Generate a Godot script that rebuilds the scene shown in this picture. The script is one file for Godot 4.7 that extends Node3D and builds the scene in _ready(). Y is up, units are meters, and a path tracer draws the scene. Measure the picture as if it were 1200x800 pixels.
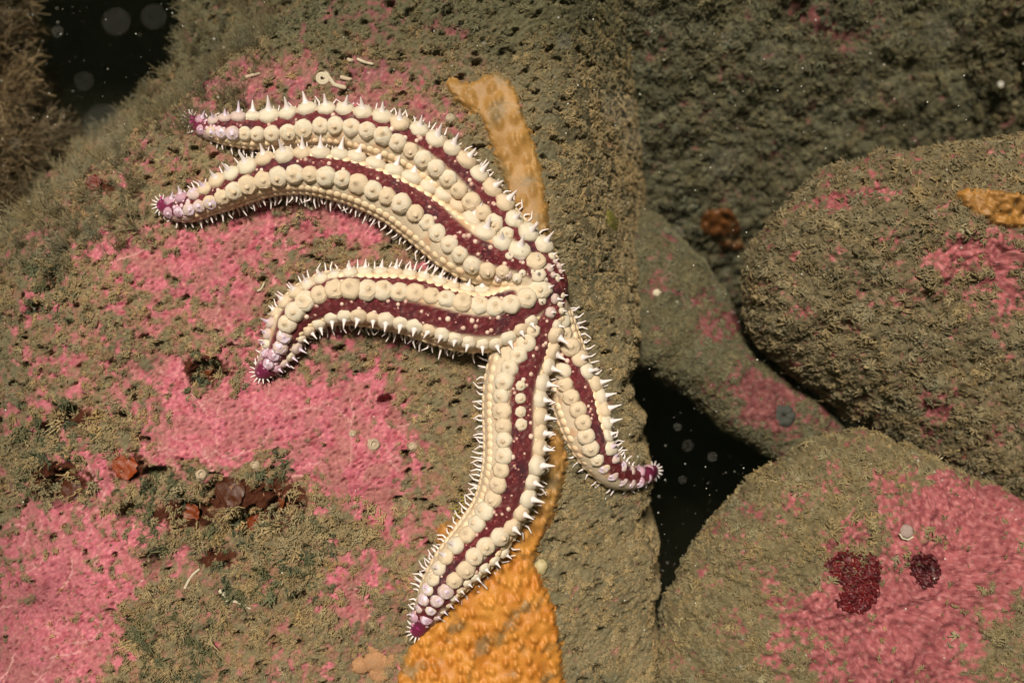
extends Node3D
# A spiny sea star on an encrusted boulder under water. The scene is laid out in a tilted "slope frame":
# x to the right, y up the slope, z out of the slope. F turns that frame into the world (y up).

const D := 0.5                 # metres from the lens to the slope
const K := 0.0004              # metres per layout unit on the slope
var F := Transform3D(Basis(Vector3.RIGHT, deg_to_rad(-50.0)), Vector3(0, 0.9, 0))
var rng := RandomNumberGenerator.new()
var used := {}

# ------------------------------------------------------------------ helpers
func at(u: float, v: float, z: float) -> Vector3:
	var s := K * (D - z) / D
	return Vector3((u - 600.0) * s, (400.0 - v) * s, z)

static func noise(sd: int, freq: float, oct := 3, kind := FastNoiseLite.TYPE_SIMPLEX_SMOOTH) -> FastNoiseLite:
	var n := FastNoiseLite.new()
	n.seed = sd
	n.frequency = freq
	n.noise_type = kind
	n.fractal_type = FastNoiseLite.FRACTAL_FBM if oct > 1 else FastNoiseLite.FRACTAL_NONE
	n.fractal_octaves = oct
	return n

static func sstep(a: float, b: float, x: float) -> float:
	var t := clampf((x - a) / (b - a), 0.0, 1.0)
	return t * t * (3.0 - 2.0 * t)

static func pts(a: Array) -> PackedVector2Array:
	var r := PackedVector2Array()
	for i in range(0, a.size(), 2):
		r.append(Vector2(a[i], a[i + 1]))
	return r

static func catmull(p: PackedVector2Array, n := 8) -> PackedVector2Array:
	var r := PackedVector2Array()
	for i in range(p.size() - 1):
		var a := p[maxi(i - 1, 0)]
		var b := p[i]
		var c := p[i + 1]
		var d := p[mini(i + 2, p.size() - 1)]
		for k in n:
			r.append(b.cubic_interpolate(c, a, d, float(k) / n))
	r.append(p[p.size() - 1])
	return r

static func poly_dist(p: PackedVector2Array, q: Vector2) -> float:   # signed distance to a closed outline, inside positive
	var best := 1e9
	var n := p.size()
	for i in n:
		var c := Geometry2D.get_closest_point_to_segment(q, p[i], p[(i + 1) % n])
		best = minf(best, c.distance_squared_to(q))
	var d := sqrt(best)
	return d if Geometry2D.is_point_in_polygon(q, p) else -d

func named(n: String) -> String:
	var k: int = used.get(n, 0)
	used[n] = k + 1
	return n if k == 0 else "%s_%03d" % [n, k]

func tag(o: Node3D, label: String, category: String, group := "", kind := "") -> void:
	o.set_meta("label", label)
	o.set_meta("category", category)
	if group: o.set_meta("group", group)
	if kind: o.set_meta("kind", kind)

func thing(n: String, base: Vector3, label: String, category: String, group := "", kind := "") -> Node3D:
	var o := Node3D.new()
	o.name = named(n)
	add_child(o, true)
	o.transform = F * Transform3D(Basis(), base)
	tag(o, label, category, group, kind)
	return o

func single(n: String, base: Vector3, m: Mesh, mat: Material, label: String, category: String, group := "", kind := "") -> MeshInstance3D:
	var o := MeshInstance3D.new()
	o.name = named(n)
	o.mesh = m
	o.material_override = mat
	add_child(o, true)
	o.transform = F * Transform3D(Basis(), base)
	tag(o, label, category, group, kind)
	return o

func part(n: String, m: Mesh, mat: Material, parent: Node3D, xf := Transform3D()) -> MeshInstance3D:
	var o := MeshInstance3D.new()
	o.name = n
	o.mesh = m
	o.material_override = mat
	o.transform = xf
	parent.add_child(o, true)
	return o

func mesh_of(v: PackedVector3Array, idx: PackedInt32Array, col := PackedColorArray(), nrm := PackedVector3Array()) -> ArrayMesh:
	if nrm.is_empty():
		nrm.resize(v.size())
		for i in range(0, idx.size(), 3):
			var a := idx[i]
			var b := idx[i + 1]
			var c := idx[i + 2]
			var n := (v[c] - v[a]).cross(v[b] - v[a])
			nrm[a] += n
			nrm[b] += n
			nrm[c] += n
		for i in nrm.size():
			nrm[i] = nrm[i].normalized()
	var arr := []
	arr.resize(Mesh.ARRAY_MAX)
	arr[Mesh.ARRAY_VERTEX] = v
	arr[Mesh.ARRAY_NORMAL] = nrm
	arr[Mesh.ARRAY_INDEX] = idx
	if not col.is_empty():
		arr[Mesh.ARRAY_COLOR] = col
	var m := ArrayMesh.new()
	m.add_surface_from_arrays(Mesh.PRIMITIVE_TRIANGLES, arr)
	return m

func lathe(profile: PackedVector2Array, sides: int, wob := 0.0, sd := 1) -> ArrayMesh:
	var v := PackedVector3Array()
	var idx := PackedInt32Array()
	var nz := noise(sd, 0.9, 2)
	for i in profile.size():
		for s in sides:
			var a := TAU * s / sides
			var r := profile[i].x
			var d := Vector3(cos(a) * r, profile[i].y, sin(a) * r)
			d *= 1.0 + wob * nz.get_noise_3d(d.x * 1.6 + sd * 9.1, d.y * 1.6, d.z * 1.6)
			v.append(d)
	for i in profile.size() - 1:
		for s in sides:
			var a := i * sides + s
			var b := i * sides + (s + 1) % sides
			var c := a + sides
			var e := b + sides
			idx.append_array([a, b, c, b, e, c])
	return mesh_of(v, idx)

func frame(up: Vector3, spin := 0.0) -> Basis:      # a basis whose y is up
	var y := up.normalized()
	var x := y.cross(Vector3(0.31, 0.17, 0.93)).normalized()
	var z := x.cross(y)
	return Basis(x, y, z) * Basis(Vector3.UP, spin)

# a bent tapering strand of rectangular section, added to v / idx
func strand(v: PackedVector3Array, idx: PackedInt32Array, p: PackedVector3Array, r0: float, r1: float, sides := 4) -> void:
	var first := v.size()
	for i in p.size():
		var t := (p[mini(i + 1, p.size() - 1)] - p[maxi(i - 1, 0)]).normalized()
		var b := frame(t)
		var r := lerpf(r0, r1, float(i) / (p.size() - 1))
		for s in sides:
			var a := TAU * s / sides
			v.append(p[i] + (b.x * cos(a) + b.z * sin(a)) * r)
	for i in p.size() - 1:
		for s in sides:
			var a := first + i * sides + s
			var b := first + i * sides + (s + 1) % sides
			idx.append_array([a, b, a + sides, b, b + sides, a + sides])
	v.append(p[p.size() - 1] + (p[p.size() - 1] - p[p.size() - 2]).normalized() * r1 * 0.8)
	var top := v.size() - 1
	for s in sides:
		idx.append_array([top - sides + s, top - sides + (s + 1) % sides, top])

# ------------------------------------------------------------------ materials
func grain(sd: int, freq: float, lo: float, hi: float, size := 512) -> NoiseTexture2D:
	var t := NoiseTexture2D.new()
	t.width = size
	t.height = size
	t.seamless = true
	t.generate_mipmaps = false
	t.noise = noise(sd, freq, 4)
	var g := Gradient.new()
	g.offsets = PackedFloat32Array([0.2, 0.8])
	g.colors = PackedColorArray([Color(lo, lo, lo), Color(hi, hi, hi)])
	t.color_ramp = g
	return t

var grain_fine: NoiseTexture2D
var grain_relief: NoiseTexture2D

func matte(rough: float, c := Color.WHITE, vc := true, tex := true, scale := 25.0, relief := 0.03, spec := 0.3) -> StandardMaterial3D:
	var m := StandardMaterial3D.new()
	m.albedo_color = c.linear_to_srgb()
	m.vertex_color_use_as_albedo = vc
	m.roughness = rough
	m.metallic_specular = spec
	if tex:
		m.albedo_texture = grain_fine
		m.uv1_triplanar = true
		m.uv1_scale = Vector3.ONE * scale
		if relief > 0.0:
			m.heightmap_enabled = true
			m.heightmap_texture = grain_relief
			m.heightmap_scale = relief
	return m

# ------------------------------------------------------------------ rocks
class Fit:
	static func sstep(a: float, b: float, x: float) -> float:
		var t := clampf((x - a) / (b - a), 0.0, 1.0)
		return t * t * (3.0 - 2.0 * t)
	static func line_y(p: PackedVector2Array, x: float) -> float:     # a polyline read as y(x)
		if x <= p[0].x: return p[0].y
		for i in range(1, p.size()):
			if x <= p[i].x:
				return lerpf(p[i - 1].y, p[i].y, (x - p[i - 1].x) / (p[i].x - p[i - 1].x))
		return p[p.size() - 1].y
	static func line_x(p: PackedVector2Array, y: float) -> float:     # a polyline read as x(y)
		if y <= p[0].y: return p[0].x
		for i in range(1, p.size()):
			if y <= p[i].y:
				return lerpf(p[i - 1].x, p[i].x, (y - p[i - 1].y) / (p[i].y - p[i - 1].y))
		return p[p.size() - 1].x

class Rock:
	var z0 := 0.0
	func z_at(_x: float, _y: float) -> float: return 0.0
	func soft(x: float, y: float) -> float: return z_at(x, y)

class MainRock extends Rock:
	var n1 := FastNoiseLite.new()
	var n2: FastNoiseLite
	var n3: FastNoiseLite
	var nf: FastNoiseLite
	var nm: FastNoiseLite
	var nm2: FastNoiseLite
	var nc: FastNoiseLite
	var edge_r: PackedVector2Array
	var crest: PackedVector2Array
	var brink: PackedVector2Array
	var pinks: Array
	var hollows := [[50, 322, 18], [26, 360, 15], [72, 482, 16], [52, 505, 14], [182, 558, 18], [225, 600, 24], [290, 612, 26], [330, 596, 24], [150, 600, 18], [255, 572, 20], [60, 575, 34], [240, 436, 24], [450, 470, 9], [350, 700, 14], [180, 655, 16]]
	func widen(p: PackedVector2Array, f: float) -> PackedVector2Array:
		var r := PackedVector2Array()
		for q in p: r.append(Vector2(600 + (q.x - 600) * f, 400 + (q.y - 400) * f))
		return r
	func base(u: float, v: float) -> float:
		var h := 0.0055 * n1.get_noise_2d(u, v)
		var t := maxf(0.0, u - 590.0) / 160.0
		var f := maxf(0.0, u - 622.0) / 180.0
		h -= 0.026 * t * t + 0.105 * minf(f * f, 1.6) * Fit.sstep(440.0, 240.0, v)
		if u < 220.0:
			var q := (220.0 - u) / 280.0
			h -= 0.022 * q * q
		var d := u - Fit.line_x(edge_r, v) + 16.0 * n2.get_noise_2d(v * 0.9, 77.0)
		if d > -22.0:
			var q := (d + 22.0) / lerpf(190.0, 80.0, Fit.sstep(260.0, 430.0, v))
			h -= 0.42 * minf(q * q, 1.3)
		var d1 := Fit.line_y(crest, u) - v + 12.0 * n2.get_noise_2d(u * 1.5, 400.0)
		if d1 > -110.0:
			h -= 0.012 * Fit.sstep(-110.0, 0.0, d1)
			h -= 0.085 * Fit.sstep(-8.0, 120.0, d1)
		var d2 := Fit.line_y(brink, u) - v + 14.0 * n2.get_noise_2d(u * 1.2, 900.0)
		if d2 > -15.0:
			var q := (d2 + 15.0) / 60.0
			h -= 0.6 * minf(q * q, 1.4)
		var o := maxf(maxf(-95.0 - u, v - 905.0), -95.0 - v)
		if o > 0.0:
			h -= 0.5 * minf(o * o / 3600.0, 1.3)
		return h
	func pink(u: float, v: float) -> float:
		var m := -0.46 + 0.75 * nm.get_noise_2d(u, v) + 0.95 * nm2.get_noise_2d(u, v)
		m -= 0.4 * Fit.sstep(500.0, 620.0, u) + 0.12 * Fit.sstep(170.0, 60.0, v)
		for g in pinks:
			var a: float = (u - g[0]) / g[2]
			var b: float = (v - g[1]) / g[3]
			var e := a * a + b * b
			if e < 6.0: m += 0.82 * g[4] * exp(-e)
		return Fit.sstep(-0.3, 0.36, m)
	func z_uv(u: float, v: float, pk: float) -> float:
		var s := 1.0 - pk
		var h := base(u, v) + 0.0013 * n2.get_noise_2d(u, v)
		h += s * (0.0007 + 0.0011 * n3.get_noise_2d(u, v) + 0.0009 * nf.get_noise_2d(u, v))
		var pore := nf.get_noise_2d(u * 0.55 + v * 0.35, v * 1.25 - u * 0.25)
		if pore > 0.45: h -= pk * 0.0018 * minf(1.0, (pore - 0.45) / 0.12)
		h += pk * (0.0003 * n3.get_noise_2d(u, v) + 0.00012 * nf.get_noise_2d(u, v))
		var pit := n3.get_noise_2d(u * 0.45 + 900.0, v * 0.9)
		for g in hollows:
			var e: float = ((u - g[0]) * (u - g[0]) + 2.0 * (v - g[1]) * (v - g[1])) / (g[2] * g[2]) + 0.7 * n3.get_noise_2d(u, v) + 0.5 * n2.get_noise_2d(u * 2.0, v * 2.0)
			if e < 1.0: h -= 0.009 * Fit.sstep(1.0, 0.3, e)
		if pit > 0.34: h -= s * 0.012 * (pit - 0.34) / 0.3
		return h
	func soft(x: float, y: float) -> float: return base(600.0 + x / 0.0004, 400.0 - y / 0.0004) + 0.0008
	func z_at(x: float, y: float) -> float:
		var u := 600.0 + x / 0.0004
		var v := 400.0 - y / 0.0004
		return z_uv(u, v, pink(u, v))

class Boulder extends Rock:
	var c := Vector2.ZERO            # in metres, slope frame
	var radii := PackedFloat32Array()
	var front := 0.05
	var back := 0.1
	var power := 2.4
	var tilt := Vector2.ZERO
	var amp := 1.0
	var n1: FastNoiseLite
	var n2: FastNoiseLite
	func radius(a: float) -> float:
		var f := fposmod(a, TAU) / TAU * radii.size()
		var i := int(f) % radii.size()
		return lerpf(radii[i], radii[(i + 1) % radii.size()], f - floorf(f))
	func relief(x: float, y: float) -> float:
		var u := x / 0.0004
		var v := y / 0.0004
		return amp * (0.006 * n1.get_noise_2d(u, v) + 0.0022 * n2.get_noise_2d(u, v) + 0.0008 * n2.get_noise_2d(u * 1.9, v * 1.9 + 50.0))
	func z_polar(x: float, y: float, rho: float) -> float:
		var e := pow(maxf(0.0, 1.0 - pow(rho, power)), 1.0 / power)
		return z0 + front * e + relief(x, y) * minf(1.0, e * 2.5) + (x - c.x) * tilt.x + (y - c.y) * tilt.y
	func z_at(x: float, y: float) -> float:
		var d := Vector2(x, y) - c
		return z_polar(x, y, minf(1.0, d.length() / radius(d.angle())))

var main := MainRock.new()

func make_boulder(outline: Array, z0: float, front: float, back: float, sd: int, power := 2.4, tilt := Vector2.ZERO, amp := 1.0) -> Boulder:
	var b := Boulder.new()
	b.z0 = z0
	b.front = front
	b.back = back
	b.power = power
	b.tilt = tilt
	b.amp = amp
	b.n1 = noise(sd, 0.011, 3)
	b.n2 = noise(sd + 1, 0.05, 3)
	var poly := PackedVector2Array()
	for q in pts(outline):
		var p := at(q.x, q.y, z0)
		poly.append(Vector2(p.x, p.y))
		b.c += Vector2(p.x, p.y)
	b.c /= poly.size()
	var count := 256
	var far := 3.0
	for i in count:
		var a := TAU * i / count
		var dir := Vector2.from_angle(a)
		var hit := 0.0
		for k in poly.size():
			var x = Geometry2D.segment_intersects_segment(b.c, b.c + dir * far, poly[k], poly[(k + 1) % poly.size()])
			if x != null: hit = maxf(hit, (x - b.c).length())
		b.radii.append(hit)
	for rep in 3:                                  # round the corners off
		var s := b.radii.duplicate()
		for i in count:
			b.radii[i] = 0.25 * s[(i + count - 1) % count] + 0.5 * s[i] + 0.25 * s[(i + 1) % count]
	var nn := noise(sd + 7, 1.0, 3)
	for i in count:
		var a := TAU * i / count
		b.radii[i] *= 1.0 + 0.035 * nn.get_noise_2d(cos(a) * 3.0, sin(a) * 3.0)
	return b

func shade_mix(silt: Color, pk: Color, m: float, j: float) -> Color:
	var c := silt.lerp(pk, m)
	return Color(c.r * j, c.g * j, c.b * j)

# mesh of a boulder; pinks: [u, v, ru, rv, amount] in layout units as seen at the boulder's depth
func boulder_mesh(b: Boulder, silt: Color, pk: Color, pinks: Array, n: int, sd: int, masks: PackedFloat32Array) -> ArrayMesh:
	var v := PackedVector3Array()
	var col := PackedColorArray()
	var idx := PackedInt32Array()
	var nm := noise(sd + 20, 0.02, 4)
	var nt := noise(sd + 21, 0.09, 3)
	for side in 2:
		var m1 := n if side == 0 else 60
		var first := v.size()
		for j in m1 + 1:
			for i in m1 + 1:
				var p := Vector2(i, j) * 2.0 / m1 - Vector2.ONE         # square to disc, evenly
				var rho := maxf(absf(p.x), absf(p.y))
				var a := 0.0
				if absf(p.x) > absf(p.y): a = PI / 4.0 * p.y / p.x + (PI if p.x < 0.0 else 0.0)
				elif p.y != 0.0: a = PI / 2.0 - PI / 4.0 * p.x / p.y + (PI if p.y < 0.0 else 0.0)
				rho = 1.0 - pow(1.0 - rho, 1.3)
				var r := b.radius(a) * rho
				var x := b.c.x + cos(a) * r
				var y := b.c.y + sin(a) * r
				var z := 0.0
				if side == 0: z = b.z_polar(x, y, rho)
				else: z = b.z0 - b.back * pow(1.0 - rho, 1.1) + (x - b.c.x) * b.tilt.x + (y - b.c.y) * b.tilt.y
				var sc := K * (D - z) / D
				var u := 600.0 + x / sc
				var w := 400.0 - y / sc
				var big := nm.get_noise_2d(u, w)
				var fine := nt.get_noise_2d(u, w)
				var m := -0.46 + 0.8 * big + 0.75 * fine
				for g in pinks:
					var e: float = pow((u - g[0]) / g[2], 2) + pow((w - g[1]) / g[3], 2)
					if e < 6.0: m += g[4] * exp(-e)
				m = sstep(-0.3, 0.34, m)
				if side == 0: z += (1.0 - m) * (0.0006 + 0.0008 * fine) * minf(1.0, (1.0 - rho) * 8.0)
				v.append(Vector3(x, y, z))
				masks.append(m)
				var tone := nt.get_noise_2d(u * 1.2, w * 1.2 + 300.0)
				var p2 := pk.lerp(Color(pk.r * 1.2, pk.g * 1.7, pk.b * 1.6), clampf(tone * 1.8, 0.0, 0.8)).lerp(Color(pk.r * 0.6, pk.g * 0.5, pk.b * 0.55), clampf(-fine * 2.0, 0.0, 0.8))
				col.append(shade_mix(silt, p2, m, 1.0 + 0.3 * tone + 0.25 * nm.get_noise_2d(u + 700.0, w)))
		for j in m1:
			for i in m1:
				var p := first + j * (m1 + 1) + i
				if side == 0: idx.append_array([p, p + m1 + 1, p + 1, p + 1, p + m1 + 1, p + m1 + 2])
				else: idx.append_array([p, p + 1, p + m1 + 1, p + 1, p + m1 + 2, p + m1 + 1])
	return mesh_of(v, idx, col)

func shifted(m: ArrayMesh, by: Vector3) -> ArrayMesh:
	var a := m.surface_get_arrays(0)
	var v: PackedVector3Array = a[Mesh.ARRAY_VERTEX]
	for i in v.size(): v[i] -= by
	a[Mesh.ARRAY_VERTEX] = v
	var r := ArrayMesh.new()
	r.add_surface_from_arrays(Mesh.PRIMITIVE_TRIANGLES, a)
	return r

# ------------------------------------------------------------------ turf
func tuft_mesh(sd: int, bits: int, lean: float, r0: float, r1: float, reach: float) -> ArrayMesh:
	var g := RandomNumberGenerator.new()
	g.seed = sd
	var v := PackedVector3Array()
	var idx := PackedInt32Array()
	for k in bits:
		var a := g.randf() * TAU
		var out := Vector3(cos(a), 0, sin(a))
		var up := g.randf_range(0.15, 1.0)
		var l := reach * g.randf_range(0.45, 1.0)
		var p := PackedVector3Array()
		var start := Vector3.RIGHT.rotated(Vector3.UP, g.randf() * TAU) * g.randf_range(0.0, 0.75)
		var twist := Vector3(g.randf_range(-0.5, 0.5), g.randf_range(-0.2, 0.3), g.randf_range(-0.5, 0.5))
		p.append(start + Vector3(0, -0.35, 0))
		p.append(start + (out * lean * 0.5 + Vector3.UP * up + twist * 0.5) * l * 0.5)
		p.append(start + (out * lean + Vector3.UP * up * 0.8 - twist) * l)
		strand(v, idx, p, r0 * g.randf_range(0.8, 1.2), r1 * g.randf_range(0.8, 1.3), 4)
	return mesh_of(v, idx)

func hydroid_mesh(sd: int) -> ArrayMesh:
	var g := RandomNumberGenerator.new()
	g.seed = sd
	var v := PackedVector3Array()
	var idx := PackedInt32Array()
	for k in 3:
		var a := g.randf() * TAU
		var p := PackedVector3Array()
		var bend := Vector3(cos(a), 0, sin(a)) * g.randf_range(0.15, 0.5)
		for i in 5:
			var t := i / 4.0
			p.append(Vector3(0, t, 0) * g.randf_range(0.9, 1.0) + bend * t * t + Vector3(cos(a), 0, sin(a)) * 0.08)
		strand(v, idx, p, 0.018, 0.008, 3)
		for b in 10:
			var t := 0.2 + 0.08 * b
			var q := Vector3(0, t * 0.95, 0) + bend * t * t + Vector3(cos(a), 0, sin(a)) * 0.08
			var side := Vector3(g.randf_range(-1, 1), 0.55, g.randf_range(-1, 1)).normalized()
			strand(v, idx, PackedVector3Array([q, q + side * 0.1, q + side * 0.19 + Vector3(0, 0.03, 0)]), 0.011, 0.008, 3)
	return mesh_of(v, idx)

# tufts on every part of a mesh with little pink on it; masks: pink share per vertex
func scatter(n: String, parent: Node3D, base: Vector3, m: ArrayMesh, masks: PackedFloat32Array, tuft: ArrayMesh, mat: Material, density: float, s0: float, s1: float, own: Color, sd: int, droop := Vector3(0.1, -0.35, 0.0), zone := Rect2(-60, -60, 1320, 920), keep := 0.5, zmin := -9.0, thin := 1.0, blush := 0.0) -> void:
	var g := RandomNumberGenerator.new()
	g.seed = sd
	var arr := m.surface_get_arrays(0)
	var v: PackedVector3Array = arr[Mesh.ARRAY_VERTEX]
	var nr: PackedVector3Array = arr[Mesh.ARRAY_NORMAL]
	var idx: PackedInt32Array = arr[Mesh.ARRAY_INDEX]
	var clump := noise(sd + 5, 90.0, 3)
	var xs: Array[Transform3D] = []
	var cs := PackedColorArray()
	for i in range(0, idx.size(), 3):
		var a := idx[i]
		if masks[a] > g.randf_range(keep - 0.3, keep + 0.35) and g.randf() > 0.03: continue
		if nr[a].z < -0.25 or v[a].z < zmin: continue
		var b := idx[i + 1]
		var c := idx[i + 2]
		var area := (v[b] - v[a]).cross(v[c] - v[a]).length() * 0.5
		var cl := clump.get_noise_3dv(v[a])
		var want := area * density * (thin + (1.0 - thin) * sstep(-0.1, 0.25, cl))
		var count := int(want) + (1 if g.randf() < want - int(want) else 0)
		for k in count:
			var r1 := g.randf()
			var r2 := g.randf()
			if r1 + r2 > 1.0:
				r1 = 1.0 - r1
				r2 = 1.0 - r2
			var p := v[a] + (v[b] - v[a]) * r1 + (v[c] - v[a]) * r2
			var sc := K * (D - p.z) / D
			if not zone.has_point(Vector2(600.0 + p.x / sc, 400.0 - p.y / sc)): continue
			var up := (nr[a] + droop + Vector3(g.randf_range(-0.7, 0.7), g.randf_range(-0.7, 0.7), g.randf_range(-0.3, 0.3))).normalized()
			var s := lerpf(s0, s1, g.randf() * g.randf()) * (1.0 + 0.5 * clampf(cl * 2.0, -0.6, 1.0))
			xs.append(Transform3D(frame(up, g.randf() * TAU).scaled_local(Vector3(s * g.randf_range(0.8, 1.3), s, s * g.randf_range(0.8, 1.3))), p - base))
			var hue := clump.get_noise_3dv(v[a] * 0.45 + Vector3.ONE)
			var j := 1.0 + g.randf_range(-0.25, 0.25) + 0.5 * cl
			var w := g.randf_range(-0.06, 0.06)
			var seen_v := 400.0 - p.y / sc
			var seen_u := 600.0 + p.x / sc
			var base_c := own.lerp(Color(0.125, 0.115, 0.066), maxf(sstep(130.0, 10.0, seen_v + 60.0 * hue), sstep(110.0, -40.0, seen_u + 50.0 * hue) * 0.7) if blush > 0.0 else 0.0)  # the same painted light falloff, on the tufts
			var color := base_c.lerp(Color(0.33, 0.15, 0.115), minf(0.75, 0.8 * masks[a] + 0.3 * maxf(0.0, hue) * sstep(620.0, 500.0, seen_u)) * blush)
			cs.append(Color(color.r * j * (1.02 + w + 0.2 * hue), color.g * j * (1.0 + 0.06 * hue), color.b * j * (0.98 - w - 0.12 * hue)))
	var mm := MultiMesh.new()
	mm.transform_format = MultiMesh.TRANSFORM_3D
	mm.use_colors = true
	mm.mesh = tuft
	mm.instance_count = xs.size()
	for i in xs.size():
		mm.set_instance_transform(i, xs[i])
		mm.set_instance_color(i, cs[i])
	var o := MultiMeshInstance3D.new()
	o.name = n
	o.multimesh = mm
	o.material_override = mat
	o.set_meta("kind", "stuff")
	parent.add_child(o, true)
	print(n, " ", xs.size())

# ------------------------------------------------------------------ crusts: a colony lying on a rock, with an outline, a thickness and bumps
func crust(rock: Rock, outline: Array, zguess: float, thick: float, bump: float, bump_freq: float, stretch: Vector2, c0: Color, c1: Color, sd: int, base: Vector3, step := 0.0008, edge := 12.0, holes := 0.0, silted := true) -> ArrayMesh:
	var poly := PackedVector2Array()
	for q in catmull_closed(pts(outline), 5):
		var p := at(q.x, q.y, zguess)
		poly.append(Vector2(p.x, p.y))
	var lo := poly[0]
	var hi := poly[0]
	for p in poly:
		lo = lo.min(p)
		hi = hi.max(p)
	lo -= Vector2.ONE * 0.003
	hi += Vector2.ONE * 0.003
	var nx := int((hi.x - lo.x) / step) + 1
	var ny := int((hi.y - lo.y) / step) + 1
	var cell := noise(sd, bump_freq, 1, FastNoiseLite.TYPE_CELLULAR)
	cell.cellular_return_type = FastNoiseLite.RETURN_DISTANCE
	cell.cellular_jitter = 0.9
	var soft := noise(sd + 1, bump_freq * 0.35, 2)
	var rough := noise(sd + 2, 900.0, 2)
	var v := PackedVector3Array()
	var col := PackedColorArray()
	var id := PackedInt32Array()
	id.resize(nx * ny)
	for j in ny:
		for i in nx:
			var q := lo + Vector2(i, j) * step
			var wob := Vector2(rough.get_noise_2d(q.x * 0.4, q.y * 0.4), rough.get_noise_2d(q.x * 0.4 + 5.0, q.y * 0.4)) * 0.0016
			var d := poly_dist(poly, q + wob)
			id[j * nx + i] = -1
			if d < -0.0016: continue
			var e := sstep(-0.0008, edge * 0.0002, d)
			var cd := cell.get_noise_2d(q.x * stretch.x, q.y * stretch.y)
			var top := clampf(1.0 - (cd + 1.0) / 0.42, 0.0, 1.0)
			var t := thick * e + bump * top * e + 0.5 * bump * soft.get_noise_2d(q.x, q.y) * e - 0.0012 * (1.0 - e)
			if holes > 0.0 and rough.get_noise_2d(q.x * 0.55 + 3.0, q.y * 0.55) > 0.5 - holes: t -= thick * 1.6
			id[j * nx + i] = v.size()
			v.append(Vector3(q.x, q.y, rock.soft(q.x, q.y) + t) - base)
			var mixc := c0.lerp(c1, clampf(0.5 + 0.9 * soft.get_noise_2d(q.x * 0.8 + 9.0, q.y * 0.8), 0.0, 1.0))
			if sd == 201: mixc = mixc.lerp(Color(0.42, 0.235, 0.075), sstep(-0.10, -0.075, q.y) * 0.85)
			var jj := 1.0 + 0.1 * rough.get_noise_2d(q.x, q.y)
			var dust := sstep(0.2, 0.7, soft.get_noise_2d(q.x * 0.7 + 4.0, q.y * 0.7) + 0.3 * rough.get_noise_2d(q.x * 0.7, q.y * 0.7 + 8.0) + 0.35 * (1.0 - e))
			if silted: mixc = mixc.lerp(Color(0.19, 0.145, 0.075), dust * 0.75)
			col.append(Color(mixc.r * jj, mixc.g * jj, mixc.b * jj))
	var idx := PackedInt32Array()
	for j in ny - 1:
		for i in nx - 1:
			var a := id[j * nx + i]
			var b := id[j * nx + i + 1]
			var c := id[(j + 1) * nx + i]
			var d := id[(j + 1) * nx + i + 1]
			if a < 0 or b < 0 or c < 0 or d < 0: continue
			idx.append_array([a, c, b, b, c, d])
	return mesh_of(v, idx, col)

func catmull_closed(p: PackedVector2Array, n: int) -> PackedVector2Array:
	var r := PackedVector2Array()
	var s := p.size()
	for i in s:
		for k in n:
			r.append(p[i].cubic_interpolate(p[(i + 1) % s], p[(i + s - 1) % s], p[(i + 2) % s], float(k) / n))
	return r

func blob_mesh(sd: int, r: Vector3, wob: float, sides := 14) -> ArrayMesh:
	var prof := PackedVector2Array()
	var n := sides / 2 + 1
	for i in n + 1:
		var a := PI * i / n
		prof.append(Vector2(maxf(sin(a), 0.001), -cos(a)))
	var m := lathe(prof, sides, wob, sd)
	var arr := m.surface_get_arrays(0)
	var v: PackedVector3Array = arr[Mesh.ARRAY_VERTEX]
	for i in v.size(): v[i] *= r
	return mesh_of(v, arr[Mesh.ARRAY_INDEX])

func tube_mesh(p: PackedVector3Array, r0: float, r1: float, sides := 8) -> ArrayMesh:
	var v := PackedVector3Array()
	var idx := PackedInt32Array()
	strand(v, idx, p, r0, r1, sides)
	return mesh_of(v, idx)

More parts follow.
